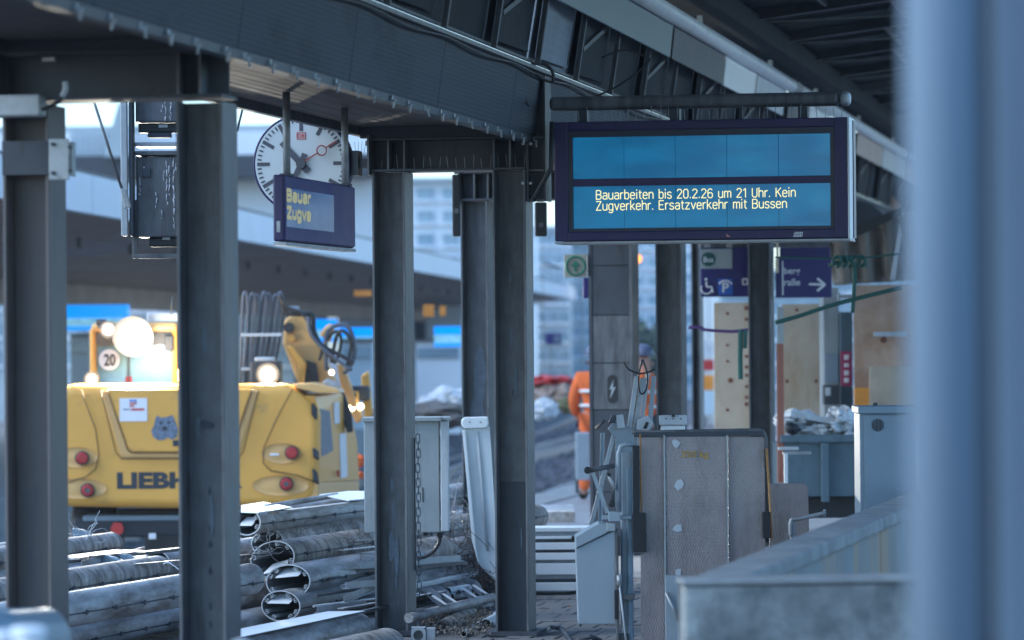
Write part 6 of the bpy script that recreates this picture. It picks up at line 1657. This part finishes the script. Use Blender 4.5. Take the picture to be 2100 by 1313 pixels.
# trees as clumps of small leaf faces
def tree(px, d, base_py, h, w, label):
    t = thing('far_tree', label, 'tree', 'trees in the distance'); p = QZ(px, base_py, -1.0) if False else Q(px, 860, d); p.z = -1.0
    MB().tube([p, p + ZA * h * .5, p + ZA * h * .8 + Vector((.2, .1, 0))], [.18, .12, .05], 8).build('trunk', M['bark'], t)
    mb = MB()
    for k in range(900):
        a = random.uniform(0, 6.28); u = random.uniform(-1, 1); r = random.random() ** .4
        q = p + ZA * (h * .62) + Vector((math.cos(a) * w * r * math.sqrt(1 - u * u), math.sin(a) * w * r * math.sqrt(1 - u * u), u * h * .4 * r))
        n1 = Vector((random.gauss(0, 1), random.gauss(0, 1), random.gauss(0, 1))).normalized(); n2 = n1.orthogonal().normalized(); s = random.uniform(.08, .22)
        mb.add([q - n1 * s, q + n2 * s * .6, q + n1 * s, q - n2 * s * .6], [(0, 1, 2, 3)])
    o = mb.build('crown', M['leaf'], t)
tree(1325, 130, 0, 3.4, 1.2, 'tree behind the orange worker')
# small coloured vehicles / hoarding in slit behind thin column
t = thing('far_hoarding', 'blurred red and yellow hoarding in the gap beside the plywood', 'hoarding')
for (x0_, y0_, x1_, y1_, mm) in ((1441, 738, 1464, 760, 'red'), (1441, 770, 1464, 800, 'orange_box'), (1441, 700, 1464, 730, 'bag'), (1441, 802, 1464, 850, 'plaster2')):
    px_box('panel', x0_, y0_, x1_, y1_, 60, .2, M[mm], t)

# ================================================================== PEOPLE
def skinned(name, verts, edges, radii, mt, parent, root=0, sub=2):
    me = bpy.data.meshes.new(name); me.from_pydata([tuple(v) for v in verts], edges, []); me.materials.append(mt)
    o = bpy.data.objects.new(name, me); COL.objects.link(o); o.parent = parent
    sk_ = o.modifiers.new('skin', 'SKIN'); sk_.use_smooth_shade = True
    for i, r in enumerate(radii):
        rr = r if isinstance(r, tuple) else (r, r)
        me.skin_vertices[0].data[i].radius = rr
    me.skin_vertices[0].data[root].use_root = True
    s = o.modifiers.new('sub', 'SUBSURF'); s.levels = sub; s.render_levels = sub
    return o
def person(px, d, label, face=1, lean=.0, cloth='orange', bend=0.0):
    t = thing('person', label, 'person')
    # local frame: x = image right, y = away from the camera
    V = {'pelvis': (0, 0, .95), 'waist': (lean * .3, 0, 1.10), 'chest': (lean * .8, .01, 1.30), 'neck': (lean, .0, 1.48), 'head': (lean * 1.2, -.01, 1.60), 'crown': (lean * 1.25, 0, 1.70),
         'shL': (-.19 + lean, 0, 1.42), 'elL': (-.25 + lean, -.04, 1.16), 'wrL': (-.22 + lean, -.14, .93), 'haL': (-.21 + lean, -.17, .85),
         'shR': (.19 + lean, 0, 1.42), 'elR': (.26 + lean, -.04, 1.16), 'wrR': (.22 + lean, -.18, .98), 'haR': (.20 + lean, -.23, .92),
         'hipL': (-.10, 0, .90), 'knL': (-.12, -.02, .50), 'anL': (-.13, .02, .09), 'toL': (-.15, -.14, .04), 'hipR': (.10, 0, .90), 'knR': (.13, .02, .50), 'anR': (.14, .06, .09), 'toR': (.16, -.10, .04)}
    names = list(V); ix = {n: i for i, n in enumerate(names)}
    ed = [('pelvis', 'waist'), ('waist', 'chest'), ('chest', 'neck'), ('neck', 'head'), ('head', 'crown'), ('chest', 'shL'), ('shL', 'elL'), ('elL', 'wrL'), ('wrL', 'haL'), ('chest', 'shR'), ('shR', 'elR'), ('elR', 'wrR'), ('wrR', 'haR'), ('pelvis', 'hipL'), ('hipL', 'knL'), ('knL', 'anL'), ('anL', 'toL'), ('pelvis', 'hipR'), ('hipR', 'knR'), ('knR', 'anR'), ('anR', 'toR')]
    rd = {'pelvis': .13, 'waist': .12, 'chest': .14, 'neck': .055, 'head': .095, 'crown': .075, 'shL': .065, 'elL': .042, 'wrL': .03, 'haL': .035, 'shR': .065, 'elR': .042, 'wrR': .03, 'haR': .035, 'hipL': .09, 'knL': .06, 'anL': .045, 'toL': .04, 'hipR': .09, 'knR': .06, 'anR': .045, 'toR': .04}
    skinned('body', [V[n] for n in names], [(ix[a], ix[b]) for a, b in ed], [rd[n] for n in names], M['skin'], t)
    def sub_(nm, keys, grow, mt):
        kk = [n for n in names if n in keys]; jx = {n: i for i, n in enumerate(kk)}
        return skinned(nm, [V[n] for n in kk], [(jx[a], jx[b]) for a, b in ed if a in jx and b in jx], [rd[n] + grow for n in kk], mt, t)
    sub_('jacket', ('pelvis', 'waist', 'chest', 'shL', 'elL', 'wrL', 'shR', 'elR', 'wrR'), .030, M['orange_cloth'])
    sub_('trousers', ('pelvis', 'hipL', 'knL', 'anL', 'hipR', 'knR', 'anR'), .025, M['orange_cloth'] if cloth == 'orange' else M['trouser'])
    sub_('boots', ('anL', 'toL'), .02, M['black']); sub_('boots', ('anR', 'toR'), .02, M['black'])
    for z, r1, r2 in ((1.10, .175, .165), (1.27, .185, .18)):
        MB().tube([(lean * .5 + r1 * math.cos(2 * math.pi * k / 24), r2 * math.sin(2 * math.pi * k / 24), z) for k in range(24)], .022, 6, closed=True).build('reflective_band', M['reflective'], t)
    for s, kn in ((-1, 'knL'), (1, 'knR')):
        c = V[kn]; MB().tube([(c[0] + .095 * math.cos(2 * math.pi * k / 16), c[1] + .095 * math.sin(2 * math.pi * k / 16), c[2] - .1) for k in range(16)], .018, 5, closed=True).build('reflective_band', M['reflective'], t)
    h = Vector(V['crown'])
    bm = bmesh.new(); bmesh.ops.create_uvsphere(bm, u_segments=20, v_segments=12, radius=.125)
    for v in bm.verts: v.co.z = max(v.co.z, -.01) * .95
    me = bpy.data.meshes.new('helmet'); bm.to_mesh(me); bm.free(); me.materials.append(M['helmet'])
    for p_ in me.polygons: p_.use_smooth = True
    o = bpy.data.objects.new('helmet', me); COL.objects.link(o); o.parent = t; o.location = h + Vector((0, 0, -.0))
    MB().tube([(h.x, h.y, h.z - .015), (h.x, h.y, h.z)], .15, 20).build('helmet_brim', M['helmet'], t)
    hd = Vector(V['head'])
    for s in (-1, 1): MB().tube([hd + Vector((s * .098, .0, -.02)), hd + Vector((s * .105, .0, .03))], .018, 8).build('ear_cup', M['helmet'], t)
    MB().tube([hd + Vector((0, -.09, .01)), hd + Vector((0, -.115, -.02))], .012, 6).build('nose', M['skin'], t)
    for s in (-1, 1):
        ha = Vector(V['haL' if s < 0 else 'haR'])
        mb = MB()
        for k in range(4): mb.tube([ha + Vector((s * (-.02 + k * .014), -.02, -.02)), ha + Vector((s * (-.02 + k * .014), -.04, -.06)), ha + Vector((s * (-.02 + k * .014), -.03, -.085))], .008, 6)
        mb.build('fingers', M['black'], t)
    p = Q(px, 1000, d); t.location = (p.x, p.y, 0.0); t.rotation_euler = (0, 0, YAW + (0 if face == 0 else math.pi if face == 2 else R(70)))
    return t
person(1223, 45, 'worker in orange hi vis clothing half hidden behind the left edge of the boxed column', face=2)
person(1321, 44, 'worker in orange jacket and dark helmet standing behind the leaning white profiles', face=1, cloth='dark')
# trolley with red white board beside worker
t = thing('equipment_trolley', 'grey trolley with a red white reflector board beside the left worker', 'trolley')
px_box('body', 1181, 888, 1210, 985, 43.5, .4, M['lift_grey'], t, .01); px_box('leg', 1180, 940, 1187, 1012, 44.4, .08, M['steel_dark'], t)
px_box('reflector_board', 1194, 905, 1207, 930, 44.4, .02, M['red'], t); px_box('handle', 1184, 880, 1190, 892, 44.4, .05, M['steel'], t)
# orange signal lamp beside tower gap
tag(disc(Q(1307, 531, 60), fw0, .07, .1, 14).build('signal_lamp', mat('orange_signal', (.8, .2, .03), .5, emit=(1, .25, .03), estr=1.2)), 'small glowing orange signal right of the boxed column', 'signal lamp')
for (px, py, d, s, lab) in ((736, 945, 40, 14, 'orange bundle behind the grey cabinet edge'), (738, 975, 40, 9, 'red lump under the orange bundle')):
    crumple('orange_bundle', Q(px, py, d), (s * d / F_PX, .08, s * d / F_PX), M['orange_cloth'], lab, seed=px, cat='bundle')

# ================================================================== AIR
hz = MB().box(-260, 260, -3, 420, -2.6, 60).build('haze', M['sign_white']); hz['kind'] = 'stuff'
hm = bpy.data.materials.new('air'); hm.use_nodes = True; hn = hm.node_tree.nodes; hl = hm.node_tree.links
hn.remove(hn['Principled BSDF']); pvn = hn.new('ShaderNodeVolumePrincipled')
pvn.inputs['Color'].default_value = (.80, .88, 1.0, 1); pvn.inputs['Density'].default_value = HAZE; pvn.inputs['Anisotropy'].default_value = .3
hl.new(pvn.outputs[0], hn['Material Output'].inputs['Volume'])
hz.data.materials.clear(); hz.data.materials.append(hm)
print('objects', len(bpy.data.objects))
